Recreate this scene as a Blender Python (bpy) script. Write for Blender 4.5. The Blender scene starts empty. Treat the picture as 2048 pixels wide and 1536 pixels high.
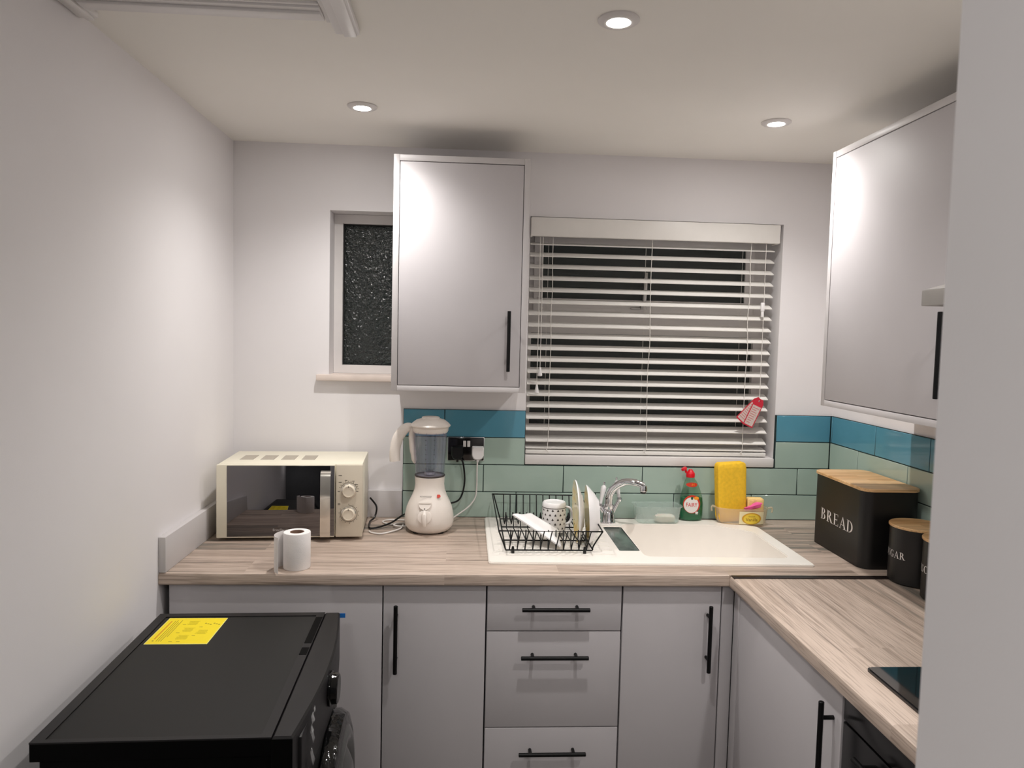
import bpy, bmesh, math, random
from mathutils import Vector, Matrix
random.seed(7)
PI = math.pi
SC = bpy.context.scene
COL = SC.collection

# ------------------------------------------------------------------ materials
def lin(c):
    def f(v):
        v /= 255.0
        return v / 12.92 if v <= 0.04045 else ((v + 0.055) / 1.055) ** 2.4
    return (f(c[0]), f(c[1]), f(c[2]), 1.0)

def newmat(name):
    m = bpy.data.materials.new(name)
    m.use_nodes = True
    nt = m.node_tree
    nt.nodes.clear()
    out = nt.nodes.new('ShaderNodeOutputMaterial')
    return m, nt, out

def N(nt, typ, **kw):
    n = nt.nodes.new('ShaderNode' + typ)
    for k, v in kw.items():
        if k.startswith('_'):
            setattr(n, k[1:], v)
        else:
            n.inputs[k.replace('_', ' ')].default_value = v
    return n

def ramp(nt, fac, stops):
    r = nt.nodes.new('ShaderNodeValToRGB')
    while len(r.color_ramp.elements) < len(stops):
        r.color_ramp.elements.new(0.5)
    for e, (p, c) in zip(r.color_ramp.elements, stops):
        e.position = p
        e.color = c
    nt.links.new(fac, r.inputs[0])
    return r.outputs[0]

def mat(name, rgb, rough=0.5, metal=0.0, var=0.03, vscale=30.0, bump=0.0, bscale=200.0, spec=0.5, coat=0.0, trans=0.0, ior=1.45, sss=0.0):
    """principled surface with a faint procedural variation and optional fine bump"""
    m, nt, out = newmat(name)
    p = N(nt, 'BsdfPrincipled', Roughness=rough, Metallic=metal)
    p.inputs['Specular IOR Level'].default_value = spec
    p.inputs['Coat Weight'].default_value = coat
    p.inputs['Transmission Weight'].default_value = trans
    p.inputs['IOR'].default_value = ior
    if sss:
        p.inputs['Subsurface Weight'].default_value = sss
        p.inputs['Subsurface Scale'].default_value = 0.01
    nt.links.new(p.outputs[0], out.inputs[0])
    tc = N(nt, 'TexCoord')
    no = N(nt, 'TexNoise', Scale=vscale, Detail=3.0)
    nt.links.new(tc.outputs['Object'], no.inputs['Vector'])
    c = lin(rgb)
    lo = tuple(v * (1 - var) for v in c[:3]) + (1,)
    hi = tuple(min(1, v * (1 + var)) for v in c[:3]) + (1,)
    nt.links.new(ramp(nt, no.outputs[0], [(0.3, lo), (0.7, hi)]), p.inputs['Base Color'])
    if bump:
        nb = N(nt, 'TexNoise', Scale=bscale, Detail=2.0)
        nt.links.new(tc.outputs['Object'], nb.inputs['Vector'])
        b = N(nt, 'Bump', Strength=bump, Distance=0.002)
        nt.links.new(nb.outputs[0], b.inputs['Height'])
        nt.links.new(b.outputs[0], p.inputs['Normal'])
    return m

def wood(name, axis, cols, stave=0.11, rough=0.45, length=0.9, dark=(112, 98, 88)):
    m, nt, out = newmat(name)
    p = N(nt, 'BsdfPrincipled', Roughness=rough)
    nt.links.new(p.outputs[0], out.inputs[0])
    tc = N(nt, 'TexCoord')
    mp = N(nt, 'Mapping')
    if axis == 'y':
        mp.inputs['Rotation'].default_value = (0, 0, PI / 2)
    nt.links.new(tc.outputs['Object'], mp.inputs['Vector'])
    br = N(nt, 'TexBrick', Scale=1.0)
    br.offset = 0.37
    br.inputs['Brick Width'].default_value = length
    br.inputs['Row Height'].default_value = stave
    br.inputs['Mortar Size'].default_value = 0.0
    br.inputs['Color1'].default_value = (0, 0, 0, 1)
    br.inputs['Color2'].default_value = (1, 1, 1, 1)
    br.inputs['Bias'].default_value = 0.0
    nt.links.new(mp.outputs[0], br.inputs['Vector'])
    # grain stretched along the board, shifted per stave
    add = N(nt, 'VectorMath', _operation='ADD')
    nt.links.new(mp.outputs[0], add.inputs[0])
    mul = N(nt, 'VectorMath', _operation='MULTIPLY')
    nt.links.new(br.outputs['Color'], mul.inputs[0])
    mul.inputs[1].default_value = (7.0, 3.0, 5.0)
    nt.links.new(mul.outputs[0], add.inputs[1])
    def grain(sx, sy, detail, dist=0.0):
        g = N(nt, 'Mapping')
        g.inputs['Scale'].default_value = (sx, sy, sy)
        nt.links.new(add.outputs[0], g.inputs['Vector'])
        n = N(nt, 'TexNoise', Scale=1.0, Detail=detail, Distortion=dist)
        nt.links.new(g.outputs[0], n.inputs['Vector'])
        return n.outputs[0]
    g1 = grain(1.7, 44.0, 8.0, 0.5)
    g2 = grain(10.0, 280.0, 4.0)
    g3 = grain(1.5, 24.0, 5.0, 0.7)
    mx = N(nt, 'Mix', _data_type='FLOAT')
    mx.inputs[0].default_value = 0.26
    nt.links.new(g1, mx.inputs[2]); nt.links.new(br.outputs['Color'], mx.inputs[3])
    base = ramp(nt, mx.outputs[0], [(0.32, lin(cols[2])), (0.46, lin(cols[1])), (0.60, lin(cols[0]))])
    fine = ramp(nt, g2, [(0.38, (0.50, 0.48, 0.46, 1)), (0.52, (1, 1, 1, 1))])
    m1 = N(nt, 'Mix', _data_type='RGBA', _blend_type='MULTIPLY')
    m1.inputs[0].default_value = 0.55
    nt.links.new(base, m1.inputs[6]); nt.links.new(fine, m1.inputs[7])
    crack = ramp(nt, g3, [(0.62, (0, 0, 0, 1)), (0.70, (0.75, 0.75, 0.75, 1))])
    m2 = N(nt, 'Mix', _data_type='RGBA')
    nt.links.new(crack, m2.inputs[0])
    nt.links.new(m1.outputs[2], m2.inputs[6]); m2.inputs[7].default_value = lin(dark)
    nt.links.new(m2.outputs[2], p.inputs['Base Color'])
    return m

def clear(name, tint, milky=0.1, rough=0.08, milk=(235, 238, 236)):
    """thin clear plastic or glass: see-through with a fresnel gloss and a little haze of its own"""
    m, nt, out = newmat(name)
    t = N(nt, 'BsdfTransparent', Color=lin(tint))
    d = N(nt, 'BsdfDiffuse', Color=lin(milk))
    g = N(nt, 'BsdfGlossy', Roughness=rough)
    tc = N(nt, 'TexCoord')
    no = N(nt, 'TexNoise', Scale=18.0)
    nt.links.new(tc.outputs['Object'], no.inputs['Vector'])
    mr = N(nt, 'MapRange')
    mr.inputs[3].default_value = milky * 0.8
    mr.inputs[4].default_value = milky * 1.2
    nt.links.new(no.outputs[0], mr.inputs[0])
    m1 = N(nt, 'MixShader')
    nt.links.new(mr.outputs[0], m1.inputs[0]); nt.links.new(t.outputs[0], m1.inputs[1]); nt.links.new(d.outputs[0], m1.inputs[2])
    f = N(nt, 'LayerWeight', Blend=0.5)
    pw = N(nt, 'Math', _operation='POWER'); pw.inputs[1].default_value = 4.0
    nt.links.new(f.outputs['Facing'], pw.inputs[0])
    ma = N(nt, 'Math', _operation='MULTIPLY_ADD'); ma.inputs[1].default_value = 0.55; ma.inputs[2].default_value = 0.045
    nt.links.new(pw.outputs[0], ma.inputs[0])
    m2 = N(nt, 'MixShader')
    nt.links.new(ma.outputs[0], m2.inputs[0]); nt.links.new(m1.outputs[0], m2.inputs[1]); nt.links.new(g.outputs[0], m2.inputs[2])
    nt.links.new(m2.outputs[0], out.inputs[0])
    return m

def emit(name, rgb, s):
    m, nt, out = newmat(name)
    e = N(nt, 'Emission', Color=lin(rgb), Strength=s)
    nt.links.new(e.outputs[0], out.inputs[0])
    return m

def obscured_glass(name, strength, scale):
    m, nt, out = newmat(name)
    p = N(nt, 'BsdfPrincipled', Roughness=0.16, IOR=1.55)
    p.inputs['Base Color'].default_value = (0.22, 0.26, 0.25, 1)
    p.inputs['Transmission Weight'].default_value = 0.92
    p.inputs['Specular IOR Level'].default_value = 0.6
    tc = N(nt, 'TexCoord')
    w = N(nt, 'TexNoise', Scale=scale * 0.6, Detail=2.0, Distortion=1.2)
    v = N(nt, 'TexVoronoi', Scale=scale, _feature='SMOOTH_F1')
    nt.links.new(tc.outputs['Object'], w.inputs['Vector'])
    ad = N(nt, 'VectorMath', _operation='MULTIPLY_ADD')
    nt.links.new(w.outputs['Color'], ad.inputs[0]); ad.inputs[1].default_value = (0.02, 0.02, 0.02)
    nt.links.new(tc.outputs['Object'], ad.inputs[2])
    nt.links.new(ad.outputs[0], v.inputs['Vector'])
    b = N(nt, 'Bump', Strength=strength, Distance=0.008)
    nt.links.new(v.outputs['Distance'], b.inputs['Height'])
    nt.links.new(b.outputs[0], p.inputs['Normal'])
    nt.links.new(p.outputs[0], out.inputs[0])
    return m

def plate_mat(name):
    """glazed plate: cream centre, yellow flower patches, small dark and green flecks on the well"""
    m, nt, out = newmat(name)
    p = N(nt, 'BsdfPrincipled', Roughness=0.15)
    nt.links.new(p.outputs[0], out.inputs[0])
    tc = N(nt, 'TexCoord')
    n1 = N(nt, 'TexNoise', Scale=22.0, Detail=1.0)
    n2 = N(nt, 'TexNoise', Scale=60.0, Detail=2.0)
    v = N(nt, 'TexVoronoi', Scale=30.0)
    for n in (n1, n2, v):
        nt.links.new(tc.outputs['Object'], n.inputs['Vector'])
    base = ramp(nt, n1.outputs[0], [(0.38, lin((236, 230, 208))), (0.52, lin((240, 230, 190))), (0.66, lin((238, 210, 140)))])
    k = ramp(nt, n2.outputs[0], [(0.66, (0, 0, 0, 1)), (0.70, (.8, .8, .8, 1))])
    mx = N(nt, 'Mix', _data_type='RGBA')
    nt.links.new(k, mx.inputs[0]); nt.links.new(base, mx.inputs[6])
    nt.links.new(ramp(nt, v.outputs['Color'], [(0.4, lin((70, 60, 50))), (0.6, lin((90, 140, 90)))]), mx.inputs[7])
    nt.links.new(mx.outputs[2], p.inputs['Base Color'])
    return m

M = {}
M['wall'] = mat('wall_paint', (238, 235, 236), 0.75, var=0.012, vscale=3, bump=0.06, bscale=400)
M['ceiling'] = mat('ceiling_paint', (247, 244, 238), 0.8, var=0.012, vscale=3)
M['floor'] = mat('vinyl_floor', (120, 114, 108), 0.5, var=0.06, vscale=6)
M['hall'] = mat('hall_paint', (120, 122, 125), 0.8)
M['gloss_white'] = mat('gloss_white', (236, 233, 232), 0.3, var=0.01)
M['sill_wood'] = mat('painted_sill', (228, 214, 205), 0.45, var=0.03, vscale=15)
M['upvc'] = mat('upvc', (228, 224, 222), 0.35, var=0.01)
M['unit'] = mat('grey_laminate', (196, 192, 194), 0.5, var=0.012, vscale=8)
M['unit_edge'] = mat('grey_laminate_panel', (204, 200, 200), 0.42, var=0.012, vscale=8)
M['dark'] = mat('dark_gap', (30, 30, 30), 0.8)
M['black_metal'] = mat('black_metal', (8, 8, 9), 0.45, metal=0.0, spec=0.3)
W3 = ((194, 176, 162), (173, 155, 141), (124, 118, 109))
M['wood_x'] = wood('oak_worktop_long', 'x', W3)
M['wood_y'] = wood('oak_worktop_side', 'y', W3)
M['strip'] = mat('joint_strip', (38, 30, 28), 0.35)
M['grout'] = mat('dark_grout', (28, 46, 46), 0.8)
M['blue'] = mat('blue_tile', (88, 148, 170), 0.12, var=0.06, vscale=5, coat=0.3)
M['green'] = mat('sage_tile', (170, 191, 180), 0.12, var=0.04, vscale=5, coat=0.3)
M['sink'] = mat('white_ceramic', (243, 237, 229), 0.22, var=0.01)
M['chrome'] = mat('chrome', (225, 225, 228), 0.05, metal=1.0, var=0.0)
M['insert'] = mat('polished_insert', (116, 130, 124), 0.2, metal=0.55, var=0.3, vscale=16, bump=0.25, bscale=25)  # grey-green of the reflected tiles mixed into the metal colour
M['steel'] = mat('brushed_steel', (190, 188, 186), 0.32, metal=1.0)
M['hood'] = mat('silver_hood', (168, 164, 160), 0.38, metal=0.25)
M['ceramic'] = mat('white_glaze', (240, 238, 238), 0.14, var=0.01)
M['plate_face'] = plate_mat('flowered_glaze')
M['cream'] = mat('cream_enamel', (236, 230, 210), 0.35, var=0.01)
M['cream_panel'] = mat('cream_panel', (214, 204, 186), 0.4, var=0.01)
M['mw_glass'] = mat('mirror_door_glass', (112, 110, 112), 0.02, metal=1.0, var=0.0)
M['grey_slot'] = mat('vent_grey', (120, 112, 104), 0.6, var=0.1, vscale=60)
M['dial'] = mat('cream_dial', (226, 216, 198), 0.25)
M['dial_ring'] = mat('silver_ring', (220, 215, 205), 0.15, metal=0.8)
M['ink'] = mat('dark_ink', (60, 52, 48), 0.6)
M['silver_ink'] = mat('silver_ink', (176, 172, 170), 0.4)
M['offwhite'] = mat('offwhite_plastic', (232, 224, 216), 0.3, var=0.01)
M['jug'] = clear('clear_jug_plastic', (244, 244, 250), 0.04, 0.06, (200, 205, 215))
M['red_sticker'] = mat('red_sticker', (196, 62, 44), 0.5)
M['paper'] = mat('tissue_paper', (240, 236, 234), 0.9, bump=0.25, bscale=350)
M['card'] = mat('cardboard', (150, 122, 104), 0.9, var=0.1)
M['black_plastic'] = mat('black_plastic', (15, 15, 16), 0.3)
M['white_plastic'] = mat('white_plastic', (236, 234, 234), 0.3, var=0.01)
M['white_cord'] = mat('white_cord', (224, 220, 216), 0.45)
M['washer'] = mat('washer_matt', (30, 30, 29), 0.5, spec=0.3, var=0.06, vscale=4)
M['washer_trim'] = mat('washer_trim', (26, 25, 26), 0.42, spec=0.35, var=0.05)
M['washer_shaded'] = mat('washer_shaded', (5, 5, 5), 0.6, spec=0.08)  # shade of the unlit near side put into the black
M['washer_glass'] = mat('washer_glass', (60, 62, 60), 0.1)
M['wrap'] = mat('crinkled_wrap', (12, 12, 12), 0.08, bump=1.0, bscale=60)
M['yellow_paper'] = mat('yellow_paper', (246, 222, 26), 0.6, var=0.01)
M['leaf_edge'] = mat('leaflet_edge', (246, 240, 150), 0.6)
M['leaf_ink'] = mat('leaflet_ink', (140, 122, 24), 0.7)
M['leaf_pale'] = mat('leaflet_pale_ink', (214, 194, 26), 0.7, var=0.08, vscale=300)
M['leaf_red'] = mat('leaflet_red', (214, 140, 30), 0.7)
M['blue_tape'] = mat('blue_tape', (30, 110, 190), 0.5)
M['clear_tape'] = clear('clear_tape', (235, 235, 235), 0.28, 0.12, (200, 200, 200))
M['glass_small'] = obscured_glass('obscured_glass', 0.75, 95)
M['glass_big'] = obscured_glass('obscured_glass_fine', 0.45, 160)
M['blind'] = mat('blind_white', (238, 235, 230), 0.4, var=0.01)
M['cord'] = mat('blind_cord', (232, 228, 222), 0.8)
M['tag_red'] = mat('tag_red', (200, 40, 60), 0.5)
M['tag_paper'] = mat('tag_print', (206, 190, 184), 0.6, var=0.12, vscale=160)
M['tin'] = mat('black_tin', (20, 19, 19), 0.42, var=0.05)
M['bamboo'] = wood('bamboo', 'x', ((226, 186, 136), (214, 170, 118), (200, 154, 102)), stave=0.03, rough=0.4, length=3.0, dark=(190, 146, 98))
M['letter'] = mat('white_letter', (226, 220, 216), 0.5)
M['hob'] = mat('hob_glass', (10, 11, 12), 0.04, coat=0.5)
M['hob_edge'] = mat('hob_edge', (60, 58, 58), 0.25, metal=0.6)
M['oven'] = mat('oven_black', (14, 14, 15), 0.22)
M['fairy_clear'] = clear('clear_green_bottle', (226, 240, 230), 0.06, 0.08, (130, 170, 145))
M['fairy_liquid'] = mat('green_liquid', (16, 120, 80), 0.08, trans=0.2, spec=0.6, ior=1.33)
M['cap_red'] = mat('cap_red', (214, 16, 34), 0.3)
M['label_red'] = mat('label_red', (206, 58, 36), 0.4)
M['label_orange'] = mat('label_orange', (246, 160, 50), 0.4)
M['label_white'] = mat('label_white', (234, 230, 226), 0.4)
M['label_green'] = mat('label_green', (40, 90, 60), 0.4)
M['frost'] = clear('frosted_tub', (240, 246, 243), 0.30, 0.15, (220, 232, 228))
M['frost_warm'] = clear('milky_tub', (248, 240, 222), 0.34, 0.2, (236, 226, 206))
M['soap'] = mat('soap', (240, 230, 218), 0.4, sss=0.2)
M['sponge'] = mat('yellow_sponge', (244, 196, 50), 0.9, var=0.08, vscale=90, bump=0.35, bscale=320)
M['sponge_pale'] = mat('pale_sponge', (246, 210, 140), 0.9, var=0.06, vscale=90, bump=0.7, bscale=260)
M['pink'] = mat('pink_cloth', (240, 100, 160), 0.8, bump=0.4, bscale=150)
M['van_label'] = mat('label_cream', (238, 226, 184), 0.5)
M['van_yellow'] = mat('label_yellow', (240, 208, 70), 0.5)
M['van_gold'] = mat('label_gold', (214, 160, 40), 0.5)
M['van_ink'] = mat('label_brown_ink', (130, 84, 30), 0.5)
M['lamp'] = emit('lamp_lens', (255, 248, 238), 30.0)
M['bezel'] = mat('lamp_bezel', (222, 218, 216), 0.3)
M['black_socket'] = mat('black_nickel', (18, 16, 17), 0.12)

# ------------------------------------------------------------------ mesh building
class MB:
    def __init__(s):
        s.v = []; s.f = []; s.m = []
    def add(s, verts, faces, mi=0, T=None):
        o = len(s.v)
        for p in verts:
            p = Vector(p)
            if T is not None:
                p = T @ p
            s.v.append(p)
        for f in faces:
            s.f.append([o + i for i in f]); s.m.append(mi)
        return s
    def add_bm(s, bm, mi=0, T=None):
        bm.verts.ensure_lookup_table()
        bm.verts.index_update()
        s.add([v.co.copy() for v in bm.verts], [[v.index for v in f.verts] for f in bm.faces], mi, T)
        bm.free()
        return s
    def box(s, x0, x1, y0, y1, z0, z1, b=0.0, seg=2, mi=0, T=None):
        if x1 < x0: x0, x1 = x1, x0
        if y1 < y0: y0, y1 = y1, y0
        if z1 < z0: z0, z1 = z1, z0
        bm = bmesh.new()
        bmesh.ops.create_cube(bm, size=1.0)
        for v in bm.verts:
            v.co = Vector(((x0 + x1) / 2 + v.co.x * (x1 - x0), (y0 + y1) / 2 + v.co.y * (y1 - y0), (z0 + z1) / 2 + v.co.z * (z1 - z0)))
        if b:
            b = min(b, 0.49 * min(x1 - x0, y1 - y0, z1 - z0))
            bmesh.ops.bevel(bm, geom=list(bm.edges), offset=b, segments=seg, profile=0.5, affect='EDGES')
        return s.add_bm(bm, mi, T)
    def tube(s, path, r, seg=8, closed=False, mi=0, T=None, flat=1.0):
        P = [Vector(p) for p in path]
        n = len(P)
        R = r if isinstance(r, (list, tuple)) else [r] * n
        tang = []
        for i in range(n):
            a = P[(i - 1) % n] if (closed or i > 0) else P[i]
            c = P[(i + 1) % n] if (closed or i < n - 1) else P[i]
            t = (c - a)
            tang.append(t.normalized() if t.length > 1e-9 else Vector((0, 0, 1)))
        up = Vector((0, 0, 1)) if abs(tang[0].z) < 0.9 else Vector((0, 1, 0))
        x = tang[0].cross(up).normalized()
        verts = []; faces = []
        for i in range(n):
            t = tang[i]
            x = (x - t * x.dot(t))
            x = x.normalized() if x.length > 1e-9 else t.orthogonal().normalized()
            y = t.cross(x)
            for k in range(seg):
                a = 2 * PI * k / seg
                verts.append(P[i] + x * (math.cos(a) * R[i]) + y * (math.sin(a) * R[i] * flat))
        m = n if closed else n - 1
        for i in range(m):
            j = (i + 1) % n
            for k in range(seg):
                l = (k + 1) % seg
                faces.append((i * seg + k, i * seg + l, j * seg + l, j * seg + k))
        if not closed:
            faces.append(tuple(range(seg - 1, -1, -1)))
            faces.append(tuple((n - 1) * seg + k for k in range(seg)))
        return s.add(verts, faces, mi, T)
    def lathe(s, prof, seg=32, mi=0, T=None, a0=0.0, a1=2 * PI, sx=1.0, sy=1.0):
        full = abs(a1 - a0 - 2 * PI) < 1e-6
        verts = []; faces = []; rings = []
        cols = seg if full else seg + 1
        for (r, z) in prof:
            if r < 1e-6:
                rings.append([len(verts)]); verts.append((0, 0, z))
            else:
                st = len(verts)
                for k in range(cols):
                    a = a0 + (a1 - a0) * k / seg
                    verts.append((r * math.cos(a) * sx, r * math.sin(a) * sy, z))
                rings.append(list(range(st, st + cols)))
        for A, B in zip(rings, rings[1:]):
            for k in range(seg):
                l = (k + 1) % cols if full else k + 1
                if len(A) == 1 and len(B) == 1: continue
                if len(A) == 1: faces.append((A[0], B[l], B[k]))
                elif len(B) == 1: faces.append((A[k], A[l], B[0]))
                else: faces.append((A[k], A[l], B[l], B[k]))
        return s.add(verts, faces, mi, T)
    def loft(s, rings, mi=0, T=None, cap=True):
        n = len(rings[0]); verts = []; faces = []
        for r in rings: verts += [Vector(p) for p in r]
        for i in range(len(rings) - 1):
            for k in range(n):
                l = (k + 1) % n
                faces.append((i * n + k, i * n + l, (i + 1) * n + l, (i + 1) * n + k))
        if cap:
            faces.append(tuple(range(n - 1, -1, -1)))
            faces.append(tuple((len(rings) - 1) * n + k for k in range(n)))
        return s.add(verts, faces, mi, T)
    def prism(s, poly, z0, z1, mi=0, T=None):
        return s.loft([[(p[0], p[1], z0) for p in poly], [(p[0], p[1], z1) for p in poly]], mi, T)
    def slab(s, outer, holes, z0, z1, mi=0, T=None):
        """flat slab with holes, outlines in xy"""
        bm = bmesh.new(); edges = []
        for loop in [outer] + holes:
            vs = [bm.verts.new((p[0], p[1], z1)) for p in loop]
            for a, b in zip(vs, vs[1:] + vs[:1]): edges.append(bm.edges.new((a, b)))
        bmesh.ops.triangle_fill(bm, use_beauty=True, use_dissolve=False, edges=edges, normal=(0, 0, 1))
        bmesh.ops.recalc_face_normals(bm, faces=list(bm.faces))
        bm.verts.ensure_lookup_table(); bm.verts.index_update()
        top = [v.co.copy() for v in bm.verts]; n = len(top)
        tf = []
        for f in bm.faces:
            ix = [v.index for v in f.verts]
            if f.normal.z < 0: ix = ix[::-1]
            tf.append(ix)
        bound = [(e.verts[0].index, e.verts[1].index) for e in bm.edges if len(e.link_faces) == 1]
        bm.free()
        bot = [Vector((p.x, p.y, z0)) for p in top]
        faces = tf + [[n + i for i in f[::-1]] for f in tf] + [(a, b, n + b, n + a) for a, b in bound]
        return s.add(top + bot, faces, mi, T)
    def quad(s, a, b, c, d, mi=0, T=None):
        return s.add([a, b, c, d], [(0, 1, 2, 3)], mi, T)

def rrect(x0, x1, y0, y1, r, n=5):
    pts = []
    for cx, cy, a in ((x1 - r, y1 - r, 0), (x0 + r, y1 - r, PI / 2), (x0 + r, y0 + r, PI), (x1 - r, y0 + r, 1.5 * PI)):
        for k in range(n + 1):
            t = a + PI / 2 * k / n
            pts.append((cx + r * math.cos(t), cy + r * math.sin(t)))
    return pts

def smooth(path, n=6):
    P = [Vector(p) for p in path]; out = []
    for i in range(len(P) - 1):
        p0 = P[max(i - 1, 0)]; p1 = P[i]; p2 = P[i + 1]; p3 = P[min(i + 2, len(P) - 1)]
        for k in range(n):
            t = k / n
            out.append(0.5 * ((2 * p1) + (p2 - p0) * t + (2 * p0 - 5 * p1 + 4 * p2 - p3) * t * t + (3 * p1 - p0 - 3 * p2 + p3) * t ** 3))
    out.append(P[-1])
    return out

def TR(loc=(0, 0, 0), rz=0.0, rx=0.0, ry=0.0):
    return Matrix.Translation(loc) @ Matrix.Rotation(rz, 4, 'Z') @ Matrix.Rotation(ry, 4, 'Y') @ Matrix.Rotation(rx, 4, 'X')
# local xy-plane drawings put on upright surfaces
FACE_S = Matrix(((1, 0, 0, 0), (0, 0, -1, 0), (0, 1, 0, 0), (0, 0, 0, 1)))      # drawing faces -Y
FACE_W = Matrix(((0, 0, -1, 0), (-1, 0, 0, 0), (0, 1, 0, 0), (0, 0, 0, 1)))     # drawing faces -X, text runs towards -Y

WORLD = {}
def obj(name, mb, mats, parent=None, flat=False, angle=38):
    me = bpy.data.meshes.new(name)
    if not isinstance(mats, (list, tuple)): mats = [mats]
    base = WORLD.get(parent.name, Vector((0, 0, 0))) if parent else None
    verts = mb.v
    if parent is None:
        xs = [v.x for v in verts]; ys = [v.y for v in verts]; zs = [v.z for v in verts]
        base = Vector(((min(xs) + max(xs)) / 2, (min(ys) + max(ys)) / 2, min(zs)))
    me.from_pydata([tuple(v - base) for v in verts], [], mb.f)
    for m in mats: me.materials.append(M[m] if isinstance(m, str) else m)
    for p, i in zip(me.polygons, mb.m): p.material_index = i
    bm = bmesh.new(); bm.from_mesh(me)
    bmesh.ops.recalc_face_normals(bm, faces=list(bm.faces)) if not flat else None
    ca = math.radians(angle)
    for f in bm.faces: f.smooth = True
    for e in bm.edges:
        if len(e.link_faces) == 2 and e.calc_face_angle(0) > ca: e.smooth = False
    bm.to_mesh(me); bm.free()
    o = bpy.data.objects.new(name, me)
    COL.objects.link(o)
    if parent:
        o.parent = parent
        WORLD[o.name] = base
    else:
        o.location = base
        WORLD[o.name] = base
    return o

def thing(name, label, cat, loc, group=None):
    o = bpy.data.objects.new(name, None)
    COL.objects.link(o)
    o.location = loc
    o.empty_display_size = 0.05
    WORLD[o.name] = Vector(loc)
    o['label'] = label; o['category'] = cat
    if group: o['group'] = group
    return o

def tag(o, label, cat, group=None):
    o['label'] = label; o['category'] = cat
    if group: o['group'] = group
    return o

def struct(name, mb, m, parent=None, label=None):
    o = obj(name, mb, m, parent)
    if parent is None: o['kind'] = 'structure'
    return o

def text_mb(mb, s, size, T, mi=0, align='CENTER', sx=1.0):
    cu = bpy.data.curves.new('t', 'FONT')
    cu.body = s; cu.size = size; cu.align_x = align; cu.align_y = 'CENTER'; cu.resolution_u = 3
    o = bpy.data.objects.new('t', cu)
    me = o.to_mesh()
    mb.add([(v.co.x * sx, v.co.y, 0) for v in me.vertices], [list(p.vertices) for p in me.polygons], mi, T)
    o.to_mesh_clear()
    bpy.data.objects.remove(o); bpy.data.curves.remove(cu)

# serif capitals drawn as strokes: (rects, quads, crescents)
def serif(s, h, fn, mb, mi=0, gap=0.10):
    """letters of height h; fn maps (x, y) in metres to a point; returns nothing"""
    def R(x0, y0, x1, y1):
        n = max(1, int((x1 - x0) / 0.08))
        return [[(x0 + (x1 - x0) * i / n, y0), (x0 + (x1 - x0) * (i + 1) / n, y0), (x0 + (x1 - x0) * (i + 1) / n, y1), (x0 + (x1 - x0) * i / n, y1)] for i in range(n)]
    def C(cx, cy, ox, oy, ix, iy, a0, a1, dx=0.0):
        n = 14; q = []
        def p(rx, ry, a, d): return (cx + d + rx * math.cos(math.radians(a)), cy + ry * math.sin(math.radians(a)))
        for i in range(n):
            a = a0 + (a1 - a0) * i / n; b = a0 + (a1 - a0) * (i + 1) / n
            q.append([p(ix, iy, a, dx), p(ox, oy, a, 0), p(ox, oy, b, 0), p(ix, iy, b, dx)])
        return q
    def stem(x, w=0.14, top=True, bot=True):
        q = R(x, 0, x + w, 1)
        if bot: q += R(x - 0.09, 0, x + w + 0.09, 0.035)
        if top: q += R(x - 0.09, 0.965, x + w + 0.09, 1)
        return q
    L = {
        'B': (0.72, stem(0.1) + C(0.24, 0.755, 0.31, 0.245, 0.17, 0.205, -90, 90) + C(0.24, 0.275, 0.38, 0.275, 0.23, 0.235, -90, 90)),
        'R': (0.84, stem(0.1) + C(0.24, 0.74, 0.33, 0.26, 0.19, 0.22, -90, 90) + [[(0.30, 0.5), (0.45, 0.52), (0.76, 0.02), (0.58, 0.02)]] + R(0.56, 0, 0.86, 0.035)),
        'E': (0.72, stem(0.1) + R(0.24, 0.955, 0.6, 1) + R(0.24, 0.49, 0.48, 0.535) + R(0.24, 0, 0.62, 0.045) + R(0.57, 0.8, 0.6, 1) + R(0.61, 0, 0.64, 0.22) + R(0.46, 0.42, 0.49, 0.6)),
        'A': (0.84, [[(0.06, 0), (0.12, 0), (0.42, 0.93), (0.40, 1)], [(0.36, 1), (0.44, 1), (0.78, 0), (0.61, 0)]] + R(0.2, 0.31, 0.58, 0.355) + R(0, 0, 0.22, 0.035) + R(0.5, 0, 0.86, 0.035)),
        'D': (0.84, stem(0.1) + C(0.24, 0.5, 0.5, 0.5, 0.34, 0.455, -90, 90)),
        'S': (0.58, C(0.28, 0.75, 0.22, 0.25, 0.14, 0.2, 20, 262) + C(0.28, 0.27, 0.25, 0.27, 0.14, 0.22, 88, -160) + R(0.46, 0.74, 0.49, 0.98) + R(0.04, 0.02, 0.07, 0.28)),
        'U': (0.84, R(0.12, 0.32, 0.26, 1) + R(0.68, 0.32, 0.73, 1) + C(0.425, 0.32, 0.305, 0.33, 0.26, 0.28, 180, 360) + R(0.03, 0.965, 0.35, 1) + R(0.58, 0.965, 0.82, 1)),
        'G': (0.86, C(0.46, 0.5, 0.42, 0.51, 0.29, 0.46, 50, 300, 0.02) + R(0.62, 0.04, 0.76, 0.42) + R(0.52, 0.40, 0.86, 0.435) + R(0.7, 0.72, 0.73, 0.98)),
        'C': (0.78, C(0.46, 0.5, 0.42, 0.51, 0.29, 0.46, 48, 312, 0.02) + R(0.7, 0.70, 0.73, 0.98)),
        'I': (0.36, stem(0.1)),
        'T': (0.72, stem(0.29, top=False) + R(0.03, 0.955, 0.69, 1) + R(0.03, 0.78, 0.06, 1) + R(0.66, 0.78, 0.69, 1)),
    }
    tot = sum(L[c][0] + gap for c in s) - gap
    x = -tot / 2
    for c in s:
        w, qs = L[c]
        for q in qs:
            mb.add([fn((x + px) * h, (py - 0.5) * h) for px, py in q], [(0, 1, 2, 3)], mi)
        x += w + gap

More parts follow.
